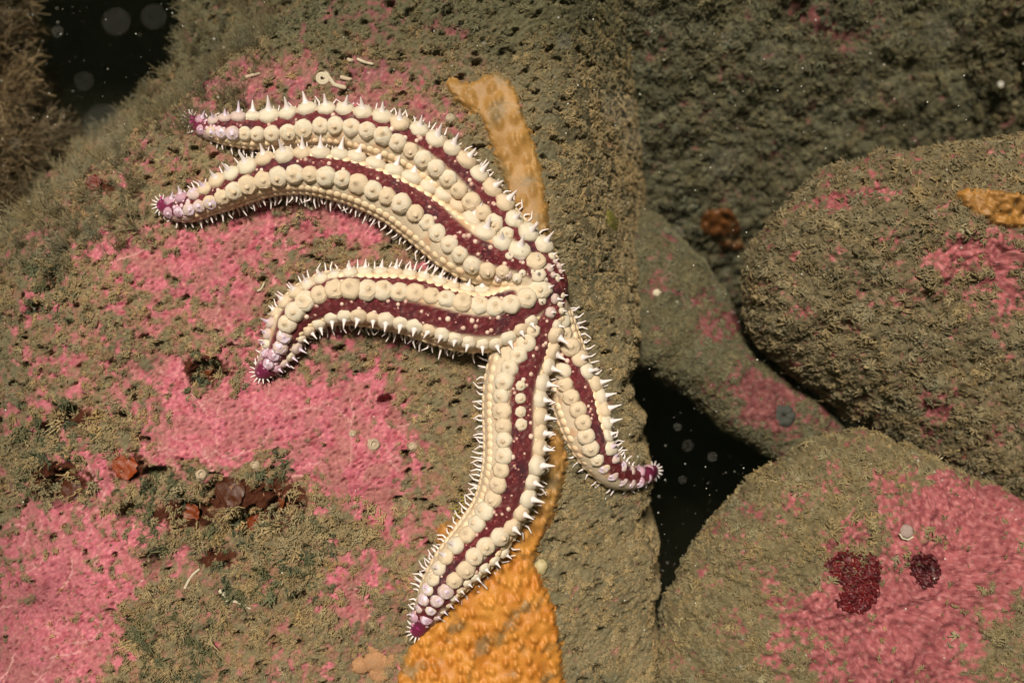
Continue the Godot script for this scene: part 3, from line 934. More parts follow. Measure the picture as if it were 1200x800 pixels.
func star_arms() -> Array[Arm]:
	var list: Array[Arm] = []
	list.append(make_arm([224, 140, 6, 236, 149, 10, 252, 152, 14, 272, 154, 17, 300, 156, 19, 328, 154, 20, 352, 151, 22, 376, 149, 23, 401, 150, 24, 426, 154, 25, 451, 161, 26, 476, 170, 27, 499, 183, 28, 521, 198, 29, 541, 217, 29, 559, 236, 29, 577, 257, 29, 596, 277, 28, 616, 297, 27, 634, 318, 25],
		0.55,
		[[[236, 141, 253, 141, 270, 137, 286, 138, 306, 136, 328, 136, 350, 129, 373, 128, 398, 128, 426, 132, 449, 137, 472, 146, 494, 153, 516, 167, 536, 179, 555, 197, 571, 215, 588, 233, 599, 252, 610, 266, 626, 277, 640, 290], 22.5, 0.92],
		 [[236, 152, 245, 154, 259, 156, 276, 156, 306, 157, 338, 155, 357, 151, 378, 147, 401, 148, 424, 152, 441, 156, 459, 164, 475, 172, 491, 183, 508, 195, 524, 208, 538, 223, 552, 236, 566, 249, 580, 262, 596, 276], 18.5, 0.95]],
		[[[232, 145, 270, 144, 306, 145, 340, 141, 373, 137, 400, 137, 430, 141, 455, 148, 480, 157, 503, 167, 524, 183, 543, 199, 560, 218, 577, 237, 592, 256, 610, 275, 630, 290, 648, 305], 9.0]]))
	list.append(make_arm([190, 240, 7, 203, 246, 12, 222, 244, 16, 245, 234, 18, 266, 226, 20, 290, 215, 22, 315, 207, 23, 340, 203, 24, 365, 203, 25, 390, 207, 26, 415, 213, 27, 440, 222, 28, 465, 234, 29, 487, 248, 31, 508, 264, 32, 531, 282, 33, 553, 296, 33, 578, 306, 31, 605, 314, 28, 632, 325, 25],
		0.72,
		[[[200, 236, 218, 230, 234, 225, 248, 215, 263, 208, 276, 201, 295, 193, 315, 185, 338, 182, 361, 179, 389, 181, 414, 184, 441, 193, 465, 202, 486, 210, 506, 222, 527, 233, 545, 249, 561, 266, 577, 279, 591, 286, 606, 292, 618, 300, 630, 308], 22.0, 0.92],
		 [[198, 249, 216, 247, 232, 242, 249, 236, 266, 229, 278, 222, 293, 216, 308, 212, 321, 208, 339, 205, 357, 204, 375, 206, 394, 208, 413, 213, 431, 220, 449, 228, 468, 237, 485, 249, 502, 262, 517, 278, 533, 292, 546, 305, 561, 314, 578, 318, 598, 318], 18.5, 1.0]],
		[[[200, 242, 232, 234, 262, 220, 290, 206, 318, 197, 340, 194, 365, 192, 390, 195, 414, 200, 437, 207, 460, 218, 482, 231, 505, 246, 524, 264, 541, 279, 560, 291, 585, 301, 606, 306, 630, 316], 12.0]]))
	list.append(make_arm([307, 436, 9, 315, 427, 14, 325, 411, 18, 334, 392, 21, 346, 374, 24, 362, 359, 28, 385, 350, 31, 410, 348, 32, 435, 350, 33, 460, 352, 35, 485, 356, 37, 510, 364, 38, 535, 372, 38, 558, 376, 37, 580, 373, 36, 605, 361, 33, 630, 345, 27],
		0.55,
		[[[311, 414, 313, 400, 315, 388, 319, 376, 324, 364, 334, 353, 347, 342, 366, 331, 387, 323, 409, 320, 429, 318, 448, 318, 466, 319, 485, 321, 505, 326, 525, 333, 545, 338, 566, 340], 17.5, 0.9],
		 [[315, 426, 322, 414, 330, 404, 334, 390, 338, 376, 348, 362, 360, 351, 378, 344, 397, 338, 422, 340, 444, 340, 465, 342, 485, 343, 505, 347, 523, 350, 540, 354, 556, 357, 572, 359, 588, 359, 604, 355, 620, 348, 634, 338], 19.0, 1.08],
		 [[325, 431, 334, 424, 344, 413, 350, 402, 357, 391, 368, 383, 380, 376, 392, 372, 409, 370, 427, 371, 443, 373, 458, 376, 474, 380, 492, 384, 508, 388, 522, 393, 537, 398, 551, 401, 567, 403, 583, 402, 597, 395, 611, 385, 626, 374], 16.5, 1.0]],
		[[[313, 432, 330, 412, 342, 390, 356, 371, 376, 360, 400, 357, 430, 357, 460, 360, 490, 367, 515, 373, 540, 379, 565, 382, 590, 380, 612, 367, 634, 352], 12.0],
		 [[318, 412, 326, 390, 332, 372, 345, 355, 365, 341, 390, 331, 420, 329, 450, 329, 480, 331, 510, 337, 540, 345, 575, 349, 600, 345], 3.5]]))
	list.append(make_arm([489, 739, 8, 496, 726, 13, 505, 708, 18, 517, 688, 24, 532, 667, 28, 550, 647, 31, 567, 626, 32, 582, 603, 32, 593, 577, 33, 600, 545, 34, 602, 512, 35, 602, 482, 36, 603, 452, 36, 609, 424, 35, 622, 394, 31, 640, 360, 26],
		0.62,
		[[[487, 722, 496, 705, 505, 684, 514, 667, 523, 652, 535, 638, 547, 627, 558, 615, 566, 602, 575, 589, 582, 575, 586, 556, 590, 537, 591, 517, 590, 499, 588, 481, 588, 463, 591, 447, 597, 432, 606, 418, 614, 407, 621, 394, 628, 380], 17.5, 1.08],
		 [[500, 725, 510, 706, 523, 692, 535, 677, 549, 664, 558, 649, 571, 639, 586, 628, 600, 617, 610, 601, 619, 582, 624, 561, 629, 541, 632, 521, 633, 500, 632, 480, 633, 461, 636, 445, 641, 430, 646, 414, 650, 397, 652, 380], 19.5, 1.0],
		 [[512, 722, 524, 710, 535, 696, 546, 684, 557, 676, 566, 667, 574, 660, 585, 653, 598, 642], 14.0, 0.85],
		 [[610, 452, 610, 466, 610, 482, 611, 500], 15.5, 0.75]],
		[[[492, 730, 508, 702, 522, 682, 537, 663, 548, 645, 563, 628, 580, 612, 592, 596, 600, 575, 607, 550, 611, 520, 611, 490, 612, 460, 620, 430, 633, 400, 642, 375, 650, 350], 14.0],
		 [[520, 708, 542, 686, 565, 664, 585, 645], 3.0]]))
	list.append(make_arm([766, 551, 6, 758, 556, 9, 747, 559, 12, 733, 559, 15, 718, 552, 19, 704, 537, 22, 690, 513, 25, 681, 490, 27, 673, 462, 29, 665, 432, 27, 657, 400, 24, 648, 365, 21],
		0.50,
		[[[759, 551, 748, 553, 737, 552, 725, 544, 715, 526, 712, 508, 710, 494, 708, 480, 704, 465, 697, 449, 687, 433, 677, 416, 666, 403, 659, 388, 656, 372], 17.5, 1.1],
		 [[758, 560, 746, 565, 733, 564, 720, 558, 709, 549, 699, 537, 692, 525, 687, 511, 684, 497, 680, 485, 672, 471, 665, 457, 660, 443, 659, 428], 16.5, 1.1]],
		[[[760, 555, 742, 557, 724, 550, 712, 538, 702, 522, 698, 505, 695, 488, 688, 465, 677, 445, 666, 425, 657, 402, 655, 380, 657, 345, 650, 310], 9.0]]))
	return list

func band_share(arms: Array[Arm], own: int, q: Vector2) -> float:
	var best := 0.0
	for b in arms[own].bands:
		var line: PackedVector2Array = b[0]
		for i in line.size() - 1:
			var d := Geometry2D.get_closest_point_to_segment(q, line[i], line[i + 1]).distance_to(q)
			best = maxf(best, sstep(b[1] + 5.0, b[1] + 0.5, d))
			if best > 0.99: return best
	return best

func build_star() -> void:
	var arms := star_arms()
	var disc := at(637, 334, main.base(640, 334) + 0.0075)
	var base := Vector3(disc.x, disc.y, disc.z - 0.012)
	var star := thing("sea_star", base, "large sea star with cream spiny knobs and maroon bands draped over the pink boulder", "sea star")
	# --- body: one continuous skin, meshed from a field of smoothly joined tapered segments
	var h := 0.0011
	var lo := Vector3(1, 1, 1)
	var hi := -lo
	for a in arms:
		for i in a.c.size():
			lo = lo.min(a.c[i] - Vector3.ONE * (a.r[i] + 0.005))
			hi = hi.max(a.c[i] + Vector3.ONE * (a.r[i] + 0.005))
	var nx := int((hi.x - lo.x) / h) + 2
	var ny := int((hi.y - lo.y) / h) + 2
	var nz := int((hi.z - lo.z) / h) + 2
	var field := PackedFloat32Array()
	field.resize(nx * ny * nz)
	field.fill(1.0)
	var k := 0.0008
	var jobs := []
	for a in arms:
		for i in a.c.size() - 1:
			jobs.append([a.c[i], a.c[i + 1], a.r[i], a.r[i + 1]])
	jobs.append([disc, disc + Vector3(0.001, 0, 0), 0.0105, 0.0105])
	for job in jobs:
		var p: Vector3 = job[0]
		var q: Vector3 = job[1]
		var rp: float = job[2]
		var rq: float = job[3]
		var reach := maxf(rp, rq) + 0.0035
		var i0 := Vector3i(((p.min(q) - Vector3.ONE * reach) - lo) / h)
		var i1 := Vector3i(((p.max(q) + Vector3.ONE * reach) - lo) / h)
		var pq := q - p
		var l2 := maxf(pq.length_squared(), 1e-12)
		for z in range(maxi(i0.z, 0), mini(i1.z, nz - 1) + 1):
			for y in range(maxi(i0.y, 0), mini(i1.y, ny - 1) + 1):
				var row := (z * ny + y) * nx
				for x in range(maxi(i0.x, 0), mini(i1.x, nx - 1) + 1):
					var w := lo + Vector3(x, y, z) * h - p
					var t := clampf(w.dot(pq) / l2, 0.0, 1.0)
					var d := (w - pq * t).length() - (rp + (rq - rp) * t)
					var e := field[row + x]
					var g := k - absf(d - e)
					field[row + x] = minf(d, e) - (g * g / (4.0 * k) if g > 0.0 else 0.0)
	var v := PackedVector3Array()
	var idx := PackedInt32Array()
	var cellv := {}
	var sy := nx
	var sz := nx * ny
	var offs := [0, 1, sy, sy + 1, sz, sz + 1, sz + sy, sz + sy + 1]
	for z in nz - 1:
		for y in ny - 1:
			var row := z * sz + y * sy
			for x in nx - 1:
				var c := row + x
				if absf(field[c]) > 0.0021: continue
				var inside := 0
				for o in offs:
					if field[c + o] < 0.0: inside += 1
				if inside == 0 or inside == 8: continue
				var sum := Vector3.ZERO
				var cnt := 0
				for ax in 3:
					var step: int = [1, sy, sz][ax]
					var dir: Vector3 = [Vector3.RIGHT, Vector3.UP, Vector3.BACK][ax]
					for n in 4:
						var o: int = [[0, sy, sz, sy + sz], [0, 1, sz, 1 + sz], [0, 1, sy, 1 + sy]][ax][n]
						var f0 := field[c + o]
						var f1 := field[c + o + step]
						if (f0 < 0.0) != (f1 < 0.0):
							sum += Vector3(o % sy, (o / sy) % ny, o / sz) + dir * (f0 / (f0 - f1))
							cnt += 1
				cellv[c] = v.size()
				v.append(lo + (Vector3(x, y, z) + sum / cnt) * h)
	for c in cellv:
		var x: int = c % sy
		var y: int = (c / sy) % ny
		var z: int = c / sz
		for ax in 3:
			var step: int = [1, sy, sz][ax]
			var o1: int = [sy, sz, 1][ax]
			var o2: int = [sz, 1, sy][ax]
			var f0 := field[c]
			var f1 := field[c + step]
			if (f0 < 0.0) == (f1 < 0.0): continue
			if not (cellv.has(c - o1) and cellv.has(c - o2) and cellv.has(c - o1 - o2)): continue
			var a: int = cellv[c]
			var b: int = cellv[c - o1]
			var d: int = cellv[c - o1 - o2]
			var e: int = cellv[c - o2]
			if f0 < 0.0:
				idx.append_array([a, d, b, a, e, d])
			else:
				idx.append_array([a, b, d, a, d, e])
	# colour of the skin
	var col := PackedColorArray()
	var fleck := noise(33, 420.0, 2)
	var broad := noise(34, 60.0, 2)
	for i in v.size():
		var sc := K * (D - v[i].z) / D
		var q := Vector2(600.0 + v[i].x / sc, 400.0 - v[i].y / sc)
		var own := 0
		var close := 1e9
		for n in arms.size():
			var near := arms[n].nearest(q)
			var c3 := arms[n].c[near[0]].lerp(arms[n].c[near[0] + 1], near[1])
			var d3 := c3.distance_to(v[i]) - lerpf(arms[n].r[near[0]], arms[n].r[near[0] + 1], near[1])
			if d3 < close:
				close = d3
				own = n
		var m := band_share(arms, own, q)
		if q.distance_to(Vector2(650, 320)) < 34.0 and q.x > 636.0: m = 1.0
		var fl := fleck.get_noise_3dv(v[i])
		var skin := SKIN.lerp(Color(0.06, 0.008, 0.02), sstep(-0.1, 0.6, broad.get_noise_3dv(v[i])))
		var pale_fl := fleck.get_noise_3dv(v[i] * 2.3 + Vector3.ONE)
		skin = skin.lerp(Color(0.55, 0.34, 0.30), sstep(0.28, 0.55, pale_fl) * 0.4)
		skin = skin.lerp(Color(0.30, 0.05, 0.06), sstep(0.05, 0.5, fl) * 0.7)
		var flank := Color(0.84, 0.69, 0.50).lerp(Color(0.72, 0.40, 0.22), sstep(0.1, 0.5, broad.get_noise_3dv(v[i] * 1.7)) * 0.7)
		var cc := flank.lerp(skin, m)
		var tipd := q.distance_to(arms[own].mid[0])
		cc = cc.lerp(Color(0.55, 0.30, 0.42), 0.6 * sstep(46.0, 20.0, tipd) * (1.0 - m))
		cc = cc.lerp(TIP, sstep(16.0, 5.0, tipd))
		col.append(cc)
	for i in v.size(): v[i] -= base
	var skin_mat := matte(0.5, Color.WHITE, true, true, 110.0, 0.025, 0.5)
	part("body", mesh_of(v, idx, col), skin_mat, star)
	print("body ", v.size())
	# --- knobs with a spine each
	var knob: Array[ArrayMesh] = []
	for i in 4:
		knob.append(lathe(pts([0.55, -0.55, 0.86, -0.32, 1.0, 0.0, 0.98, 0.24, 0.86, 0.46, 0.64, 0.62, 0.40, 0.70, 0.2, 0.73, 0.001, 0.74]), 14, 0.16, 50 + i))
	var spike: Array[ArrayMesh] = []
	for i in 3:
		spike.append(lathe(pts([0.52, 0.52, 0.36, 0.72, 0.24, 0.95, 0.16, 1.25, 0.10, 1.6, 0.05, 1.9, 0.001, 1.98]), 7, 0.08, 60 + i))
	var cream: Array[StandardMaterial3D] = []
	for c in [CREAM, Color(0.86, 0.76, 0.60), Color(0.82, 0.65, 0.46), Color(0.74, 0.57, 0.52), Color(0.62, 0.36, 0.47)]:
		cream.append(matte(0.5, c, false, true, 90.0, 0.008, 0.5))
	var pale := matte(0.4, Color(0.74, 0.66, 0.66), false, false, 1.0, 0.0, 0.5)
	var lilac := matte(0.4, Color(0.62, 0.50, 0.62), false, false, 1.0, 0.0, 0.5)
	var total := 0
	for n in arms.size():
		var a := arms[n]
		for row in a.rows:
			var line: PackedVector2Array = row[0]
			var widest: float = row[1]
			var run := 0.0
			var want := 0.0
			for i in range(1, line.size()):
				var seg := line[i - 1].distance_to(line[i])
				while run + seg >= want:
					var q := line[i - 1].lerp(line[i], (want - run) / maxf(seg, 0.001))
					var td := q.distance_to(a.mid[0])
					var sp := lerpf(widest * 0.62, widest, sstep(6.0, 110.0, td)) * rng.randf_range(0.94, 1.06)
					want += sp
					var hit := on_arm(a, q)
					var p: Vector3 = hit[0]
					var nrm: Vector3 = hit[1]
					if q.distance_to(Vector2(648, 335)) < 14.0: continue
					var r := sp * 0.5 * K * (D - p.z) / D * float(row[2]) * rng.randf_range(1.10, 1.32)
					if rng.randf() < 0.06: r *= 0.75
					var b := frame(nrm + Vector3(rng.randf_range(-0.12, 0.12), rng.randf_range(-0.12, 0.12), 0.0), rng.randf() * TAU)
					var mat := cream[rng.randi() % 3]
					if td < 60.0 and rng.randf() < 0.75: mat = cream[3]
					if td < 26.0: mat = cream[4]
					var kn := part("knob", knob[rng.randi() % 4], mat, star, Transform3D(b.scaled_local(Vector3(r, r * rng.randf_range(0.9, 1.15), r)), p - nrm * r * 0.08 - base))
					var tall := rng.randf_range(0.8, 1.1)
					var wide := 1.0
					if nrm.z > 0.82:          # blunt spines on the crown of the arm
						tall *= 0.30
						wide = 1.5
					part("spine", spike[rng.randi() % 3], lilac if td < 60.0 else (cream[2] if wide > 1.0 else pale), kn, Transform3D(Basis(Vector3.RIGHT, rng.randf_range(-0.12, 0.12)).scaled(Vector3(wide, tall, wide)), Vector3(0, 0.62 * (1.0 - tall), 0)))
					total += 1
				run += seg
	print("knobs ", total)
	# --- thin spines that fringe both edges of every arm, and the small pale pimples of the dark bands
	var ball := blob_mesh(3, Vector3.ONE, 0.1, 8)
	var bs := ball.surface_get_arrays(0)
	var bvv: PackedVector3Array = bs[Mesh.ARRAY_VERTEX]
	var bii: PackedInt32Array = bs[Mesh.ARRAY_INDEX]
	var pv := PackedVector3Array()
	var pi := PackedInt32Array()
	var pc := PackedColorArray()
	var fv := PackedVector3Array()
	var fi := PackedInt32Array()
	for n in arms.size():
		var a := arms[n]
		for side in [-1.0, 1.0]:
			for tier in 2:
				var run := 0.0
				var want := 3.0 + 4.0 * tier
				for i in range(1, a.mid.size()):
					var seg := a.mid[i - 1].distance_to(a.mid[i])
					while run + seg >= want:
						var f := (want - run) / maxf(seg, 0.001)
						want += rng.randf_range(4.5, 10.5)
						var q := a.mid[i - 1].lerp(a.mid[i], f)
						if q.distance_to(Vector2(615, 334)) < 40.0: continue
						var dir: Vector2 = (a.mid[i] - a.mid[i - 1]).normalized().orthogonal() * float(side)
						var c := a.c[i - 1].lerp(a.c[i], f)
						var r := lerpf(a.r[i - 1], a.r[i], f)
						var drop := -0.12 - 0.42 * tier + rng.randf_range(-0.1, 0.1)
						var out := Vector3(dir.x, -dir.y, drop).normalized()
						var l := rng.randf_range(0.0030, 0.0060) * clampf(r / 0.009, 0.5, 1.0)
						var tip := (out + Vector3(rng.randf_range(-0.45, 0.45), rng.randf_range(-0.45, 0.45), 0.1)).normalized()
						strand(fv, fi, PackedVector3Array([c + out * r * 0.9 - base, c + out * (r + l * 0.5) - base, c + out * r + tip * l - base]), 0.0007, 0.00022, 5)
					run += seg
		# small lilac plates crowd the tip
		for s in 46:
			var q := a.mid[0].lerp(a.mid[mini(6, a.mid.size() - 1)], pow(rng.randf(), 0.8)) + Vector2.from_angle(rng.randf() * TAU) * rng.randf_range(2.0, 11.0)
			var hit := on_arm(a, q, 0.97)
			var td := q.distance_to(a.mid[0])
			var r := rng.randf_range(0.0006, 0.00125)
			var tint := Color(0.34, 0.03, 0.17).lerp(Color(0.66, 0.46, 0.54), sstep(3.0, 20.0, td + rng.randf_range(-5, 5)))
			var first := pv.size()
			for w in bvv:
				pv.append(hit[0] + w * r - base)
				pc.append(tint)
			for w in bii: pi.append(first + w)
		# low plates along the pale flanks
		for side in [-1.0, 1.0]:
			for tier in 2:
				var run := 0.0
				var want := 6.0
				for i in range(1, a.mid.size()):
					var seg := a.mid[i - 1].distance_to(a.mid[i])
					while run + seg >= want:
						var f := (want - run) / maxf(seg, 0.001)
						var c := a.c[i - 1].lerp(a.c[i], f)
						var r := lerpf(a.r[i - 1], a.r[i], f)
						want += lerpf(5.0, 9.5, clampf(r / 0.011, 0.0, 1.0)) * rng.randf_range(0.9, 1.1)
						var dir: Vector2 = (a.mid[i] - a.mid[i - 1]).normalized().orthogonal() * float(side)
						var e := 0.66 if tier == 0 else 0.2
						var out := Vector3(dir.x * cos(e), -dir.y * cos(e), sin(e))
						var b := frame(out)
						var s := clampf(r / 0.011, 0.45, 1.0)
						var first := pv.size()
						var tint := Color(0.82, 0.66, 0.45).lerp(Color(0.78, 0.56, 0.37), rng.randf() * 0.8)
						for w in bvv:
							pv.append(c + out * r * 0.985 + b * (w * Vector3(0.0023, 0.0010, 0.0023) * s) - base)
							pc.append(tint)
						for w in bii: pi.append(first + w)
					run += seg
		# a ring of little spines round the tip
		for s in 14:
			var ang := TAU * s / 14.0
			var out := Vector3(cos(ang), sin(ang), rng.randf_range(0.0, 0.5)).normalized()
			strand(fv, fi, PackedVector3Array([a.c[0] + out * a.r[0] * 0.8 - base, a.c[0] + out * (a.r[0] + 0.0014) - base, a.c[0] + out * (a.r[0] + 0.0024) - base]), 0.0005, 0.0002, 5)
	var fr := part("marginal_spines", mesh_of(fv, fi), pale, star)
	fr.set_meta("kind", "stuff")
	for n in arms.size():
		var a := arms[n]
		for b in a.bands:
			var line: PackedVector2Array = b[0]
			for i in line.size() - 1:
				var count := int(line[i].distance_to(line[i + 1]) * b[1] / 13.0 + rng.randf())
				for s in count:
					var q: Vector2 = line[i].lerp(line[i + 1], rng.randf()) + (line[i + 1] - line[i]).normalized().orthogonal() * rng.randf_range(-1, 1) * float(b[1])
					var hit := on_arm(a, q)
					var big := rng.randf()
					var r := 0.00035 + 0.0010 * pow(big, 8.0)
					var tint := Color(0.20, 0.015, 0.025).lerp(Color(0.38, 0.10, 0.09), rng.randf()).lerp(Color(0.76, 0.58, 0.48), sstep(0.72, 0.97, big) * rng.randf_range(0.5, 1.0))
					var first := pv.size()
					for w in bvv:
						pv.append(hit[0] + w * r - base)
						pc.append(tint)
					for w in bii: pi.append(first + w)
	for e in [[628, 306, 8.0], [631, 322, 9.0], [644, 314, 5.5], [653, 326, 5.0], [641, 338, 7.5], [650, 350, 6.5], [655, 340, 4.5], [622, 334, 6.0], [646, 300, 5.5], [655, 312, 4.5], [645, 366, 7.0], [634, 352, 6.0], [652, 381, 7.0], [610, 300, 6.5], [640, 290, 5.5], [597, 300, 5.0], [657, 318, 3.5], [656, 333, 3.5], [659, 346, 4.0], [650, 306, 4.0], [648, 322, 4.0], [656, 356, 4.5], [658, 364, 4.5], [636, 312, 5.0], [638, 328, 4.0], [626, 318, 5.0], [606, 326, 6.0], [595, 322, 5.5], [616, 330, 5.0], [584, 326, 5.0], [612, 320, 4.5]]:
		var q := Vector2(e[0], e[1])
		var hit := on_arm(arms[0] if e[1] < 330 else arms[3], q)
		var hit2 := on_arm(arms[1] if e[1] < 330 else arms[2], q)
		if hit2[0].z > hit[0].z: hit = hit2
		var r: float = e[2] * K
		var nrm: Vector3 = hit[1]
		var out := (nrm + Vector3(0.35 if e[0] > 640 else 0.0, 0.1, 0)).normalized()
		var kn := part("knob", knob[rng.randi() % 4], cream[3] if rng.randf() < 0.3 else cream[0], star, Transform3D(frame(out, rng.randf() * TAU).scaled_local(Vector3(r, r, r)), hit[0] - base))
		part("spine", spike[rng.randi() % 3], pale, kn, Transform3D(Basis().scaled(Vector3(1, 0.9, 1)), Vector3.ZERO))
	var pm := part("pimples", mesh_of(pv, pi, pc), matte(0.4, Color.WHITE, true, false, 1.0, 0.0, 0.5), star)
	pm.set_meta("kind", "stuff")


func on_main(u: float, v: float, up := 0.0) -> Vector3:
	var z := 0.0
	for k in 5:
		var s := (D - z) / D
		z = main.z_at((u - 600.0) * s * K, (400.0 - v) * s * K)
	return at(u, v, z + up)

func on_rock(r: Rock, u: float, v: float, guess: float, up := 0.0) -> Vector3:
	var z := guess
	for k in 5:
		var p := at(u, v, z)
		z = r.z_at(p.x, p.y)
	return at(u, v, z + up)

func worm(path: Array, r: float, label: String, mat: Material) -> void:
	var p := PackedVector3Array()
	var base := on_main(path[0], path[1])
	for q in catmull(pts(path), 5): p.append(on_main(q.x, q.y, r * 0.3) - base)
	single("worm_tube", base, tube_mesh(p, r, r * 0.8), mat, label, "worm tube", "chalky worm tubes")

func blade(u: float, v: float, size: float, turn: float, color: Color, sd: int, label: String) -> void:
	var nz := noise(sd, 0.5, 2)
	var vv := PackedVector3Array()
	var idx := PackedInt32Array()
	var n := 9
	var base := on_main(u, v, 0.0004)
	for j in n:
		for i in n:
			var a := (i / float(n - 1) - 0.5) * 2.0
			var t := j / float(n - 1)
			var w := 0.2 + 0.9 * sin(PI * minf(1.0, t * 0.75 + 0.12)) + 0.25 * nz.get_noise_2d(t * 6.0, a * 0.5)
			var p := Vector2(a * w * 0.5, t).rotated(turn)
			var z := 0.2 * t - 0.16 * t * t + 0.14 * nz.get_noise_2d(i * 0.9, j * 0.9 + sd) + 0.1 * a * a
			vv.append(Vector3(p.x, p.y, maxf(z, -0.02)) * size)
	for j in n - 1:
		for i in n - 1:
			var k := j * n + i
			idx.append_array([k, k + n, k + 1, k + 1, k + n, k + n + 1])
	var m := matte(0.35, color, false, true, 80.0, 0.01, 0.5)
	m.cull_mode = BaseMaterial3D.CULL_DISABLED
	m.backlight_enabled = true
	m.backlight = Color(0.25, 0.08, 0.02)
	single("red_alga", base, mesh_of(vv, idx), m, label, "seaweed", "rust red seaweed blades")

func build_small_things() -> void:
	var chalk := matte(0.6, Color(0.64, 0.56, 0.42), false, true, 120.0, 0.01, 0.4)
	var buff := matte(0.6, Color(0.60, 0.48, 0.35), false, true, 120.0, 0.01, 0.4)
	# coiled worm tube above the star
	var base := on_main(378, 92)
	var p := PackedVector3Array()
	for i in 34:
		var a := TAU * i / 15.0
		var r := 0.0009 + 0.0021 * i / 33.0
		p.append(Vector3(cos(a) * r, sin(a) * r, 0.0012 - 0.0004 * i / 33.0))
	p.append(Vector3(0.0055, -0.0030, 0.0008))
	p.append(Vector3(0.0095, -0.0042, 0.0006))
	var t := thing("worm_tube", base, "white coiled worm tube on the purple crust above the upper arm", "worm tube", "chalky worm tubes")
	part("coil", tube_mesh(p, 0.0006, 0.0011), chalk, t)
	part("opening", tube_mesh(PackedVector3Array([Vector3(0.0095, -0.0042, 0.0006), Vector3(0.0108, -0.0045, 0.0009)]), 0.00125, 0.0010), buff, t)
	worm([398, 90, 405, 92, 411, 93], 0.0011, "short buff worm tube just right of the coiled one", buff)
	worm([402, 67, 408, 70, 413, 71], 0.0011, "stubby yellowish worm tube above the coiled one", buff)
	worm([418, 69, 428, 73, 437, 75], 0.0008, "thin white worm tube lying highest above the upper arm", chalk)
	worm([286, 91, 296, 88, 304, 86], 0.0009, "pale worm tube near the crest at the upper left", buff)
	worm([216, 690, 221, 680, 226, 673, 233, 667], 0.0007, "white worm tube slanting up between brown silt and pink crust", chalk)
	worm([257, 692, 264, 698, 266, 706], 0.0011, "thick cream bent worm tube among the lower silt", chalk)
	worm([272, 704, 282, 707, 293, 713], 0.0007, "thin white worm tube pointing right from the bent cream one", chalk)
	worm([340, 233, 355, 238, 366, 246], 0.0009, "pale worm tube half hidden under the second arm", chalk)
	worm([300, 342, 306, 338, 310, 330], 0.0006, "fine white thread tube beside the curled arm", chalk)
	# round shells
	for e in [[438, 521, 0.0030, "round pale barnacle in the pink crust left of the downward arm"], [483, 523, 0.0020, "small buff barnacle at the edge of the pink crust"], [413, 508, 0.0018, "little violet white barnacle inside the pink crust"], [527, 138, 0.0020, "tiny cream barnacle between upper arm and orange strip"], [298, 545, 0.0022, "yellowish barnacle beside the brown silt clump"], [236, 556, 0.0028, "pale yellow barnacle above the dark seaweed blades"]]:
		var b := on_main(e[0], e[1], 0.0)
		var q := thing("barnacle", b, e[3], "barnacle", "barnacles on the large boulder")
		var prof := pts([1.15, -0.3, 1.0, 0.1, 0.8, 0.5, 0.62, 0.66, 0.5, 0.6, 0.42, 0.35])
		var bs := frame(Vector3(rng.randf_range(-0.3, 0.3), 0.2, 1.0), rng.randf() * TAU).scaled_local(Vector3.ONE * float(e[2]))
		part("shell", lathe(prof, 12, 0.22, int(e[0])), chalk if rng.randf() < 0.5 else buff, q, Transform3D(bs, Vector3.ZERO))
		part("plates", lathe(pts([0.5, 0.25, 0.3, 0.42, 0.001, 0.48]), 8, 0.2, int(e[1])), buff, q, Transform3D(bs, Vector3.ZERO))
	var sb := on_rock(rocks[1], 1062, 622, -0.02)
	var sh := thing("shell", sb, "round pale shell above the smaller dark red patch", "shell")
	part("whorl", lathe(pts([0.9, -0.3, 1.05, 0.0, 0.95, 0.4, 0.6, 0.75, 0.25, 0.9, 0.001, 0.93]), 14, 0.14, 5), matte(0.4, Color(0.60, 0.46, 0.42), false, true, 120.0, 0.02, 0.4), sh, Transform3D(frame(Vector3(-0.1, 0.3, 1)).scaled_local(Vector3(0.0032, 0.0024, 0.0030)), Vector3(0, 0, 0.0008)))
	part("lip", tube_mesh(PackedVector3Array([Vector3(-0.0034, -0.0012, 0.001), Vector3(-0.0022, -0.0032, 0.0012), Vector3(0.0006, -0.0040, 0.0012), Vector3(0.003, -0.0026, 0.001)]), 0.0005, 0.0005), chalk, sh)
	var pb := on_rock(rocks[2], 772, 343, -0.12)
	single("shell", pb, blob_mesh(77, Vector3(0.0035, 0.0022, 0.0016), 0.2), chalk, "small white shell fragment on the sloping rock behind the ridge", "shell")
	# soft lumps
	single("sea_squirt", on_main(634, 664, 0.0012), blob_mesh(71, Vector3(0.0032, 0.0036, 0.0022), 0.35), matte(0.35, Color(0.50, 0.42, 0.22), false, true, 120.0, 0.006, 0.5), "small translucent yellowish blob beside the orange crust", "sea squirt")
	var lumps := thing("soft_coral", on_main(440, 775), "pinkish orange soft lumps at the bottom beside the orange crust", "soft coral")
	for e in [[0.0, 0.0, 0.0062], [0.007, 0.001, 0.0048], [-0.007, -0.002, 0.0044], [0.002, -0.006, 0.005], [0.0, 0.006, 0.0034]]:
		part("lobe", blob_mesh(int(e[2] * 1e5), Vector3(e[2], e[2] * 0.9, e[2] * 0.6), 0.35, 18), matte(0.6, Color(0.50, 0.27, 0.14), false, true, 60.0, 0.03, 0.3), lumps, Transform3D(Basis(), Vector3(e[0], e[1], 0.0003)))
	var gb := on_rock(rocks[2], 918, 487, -0.12)
	var grey := thing("sea_squirt_cluster", gb, "cluster of grey lobes on the lower end of the sloping rock", "sea squirts")
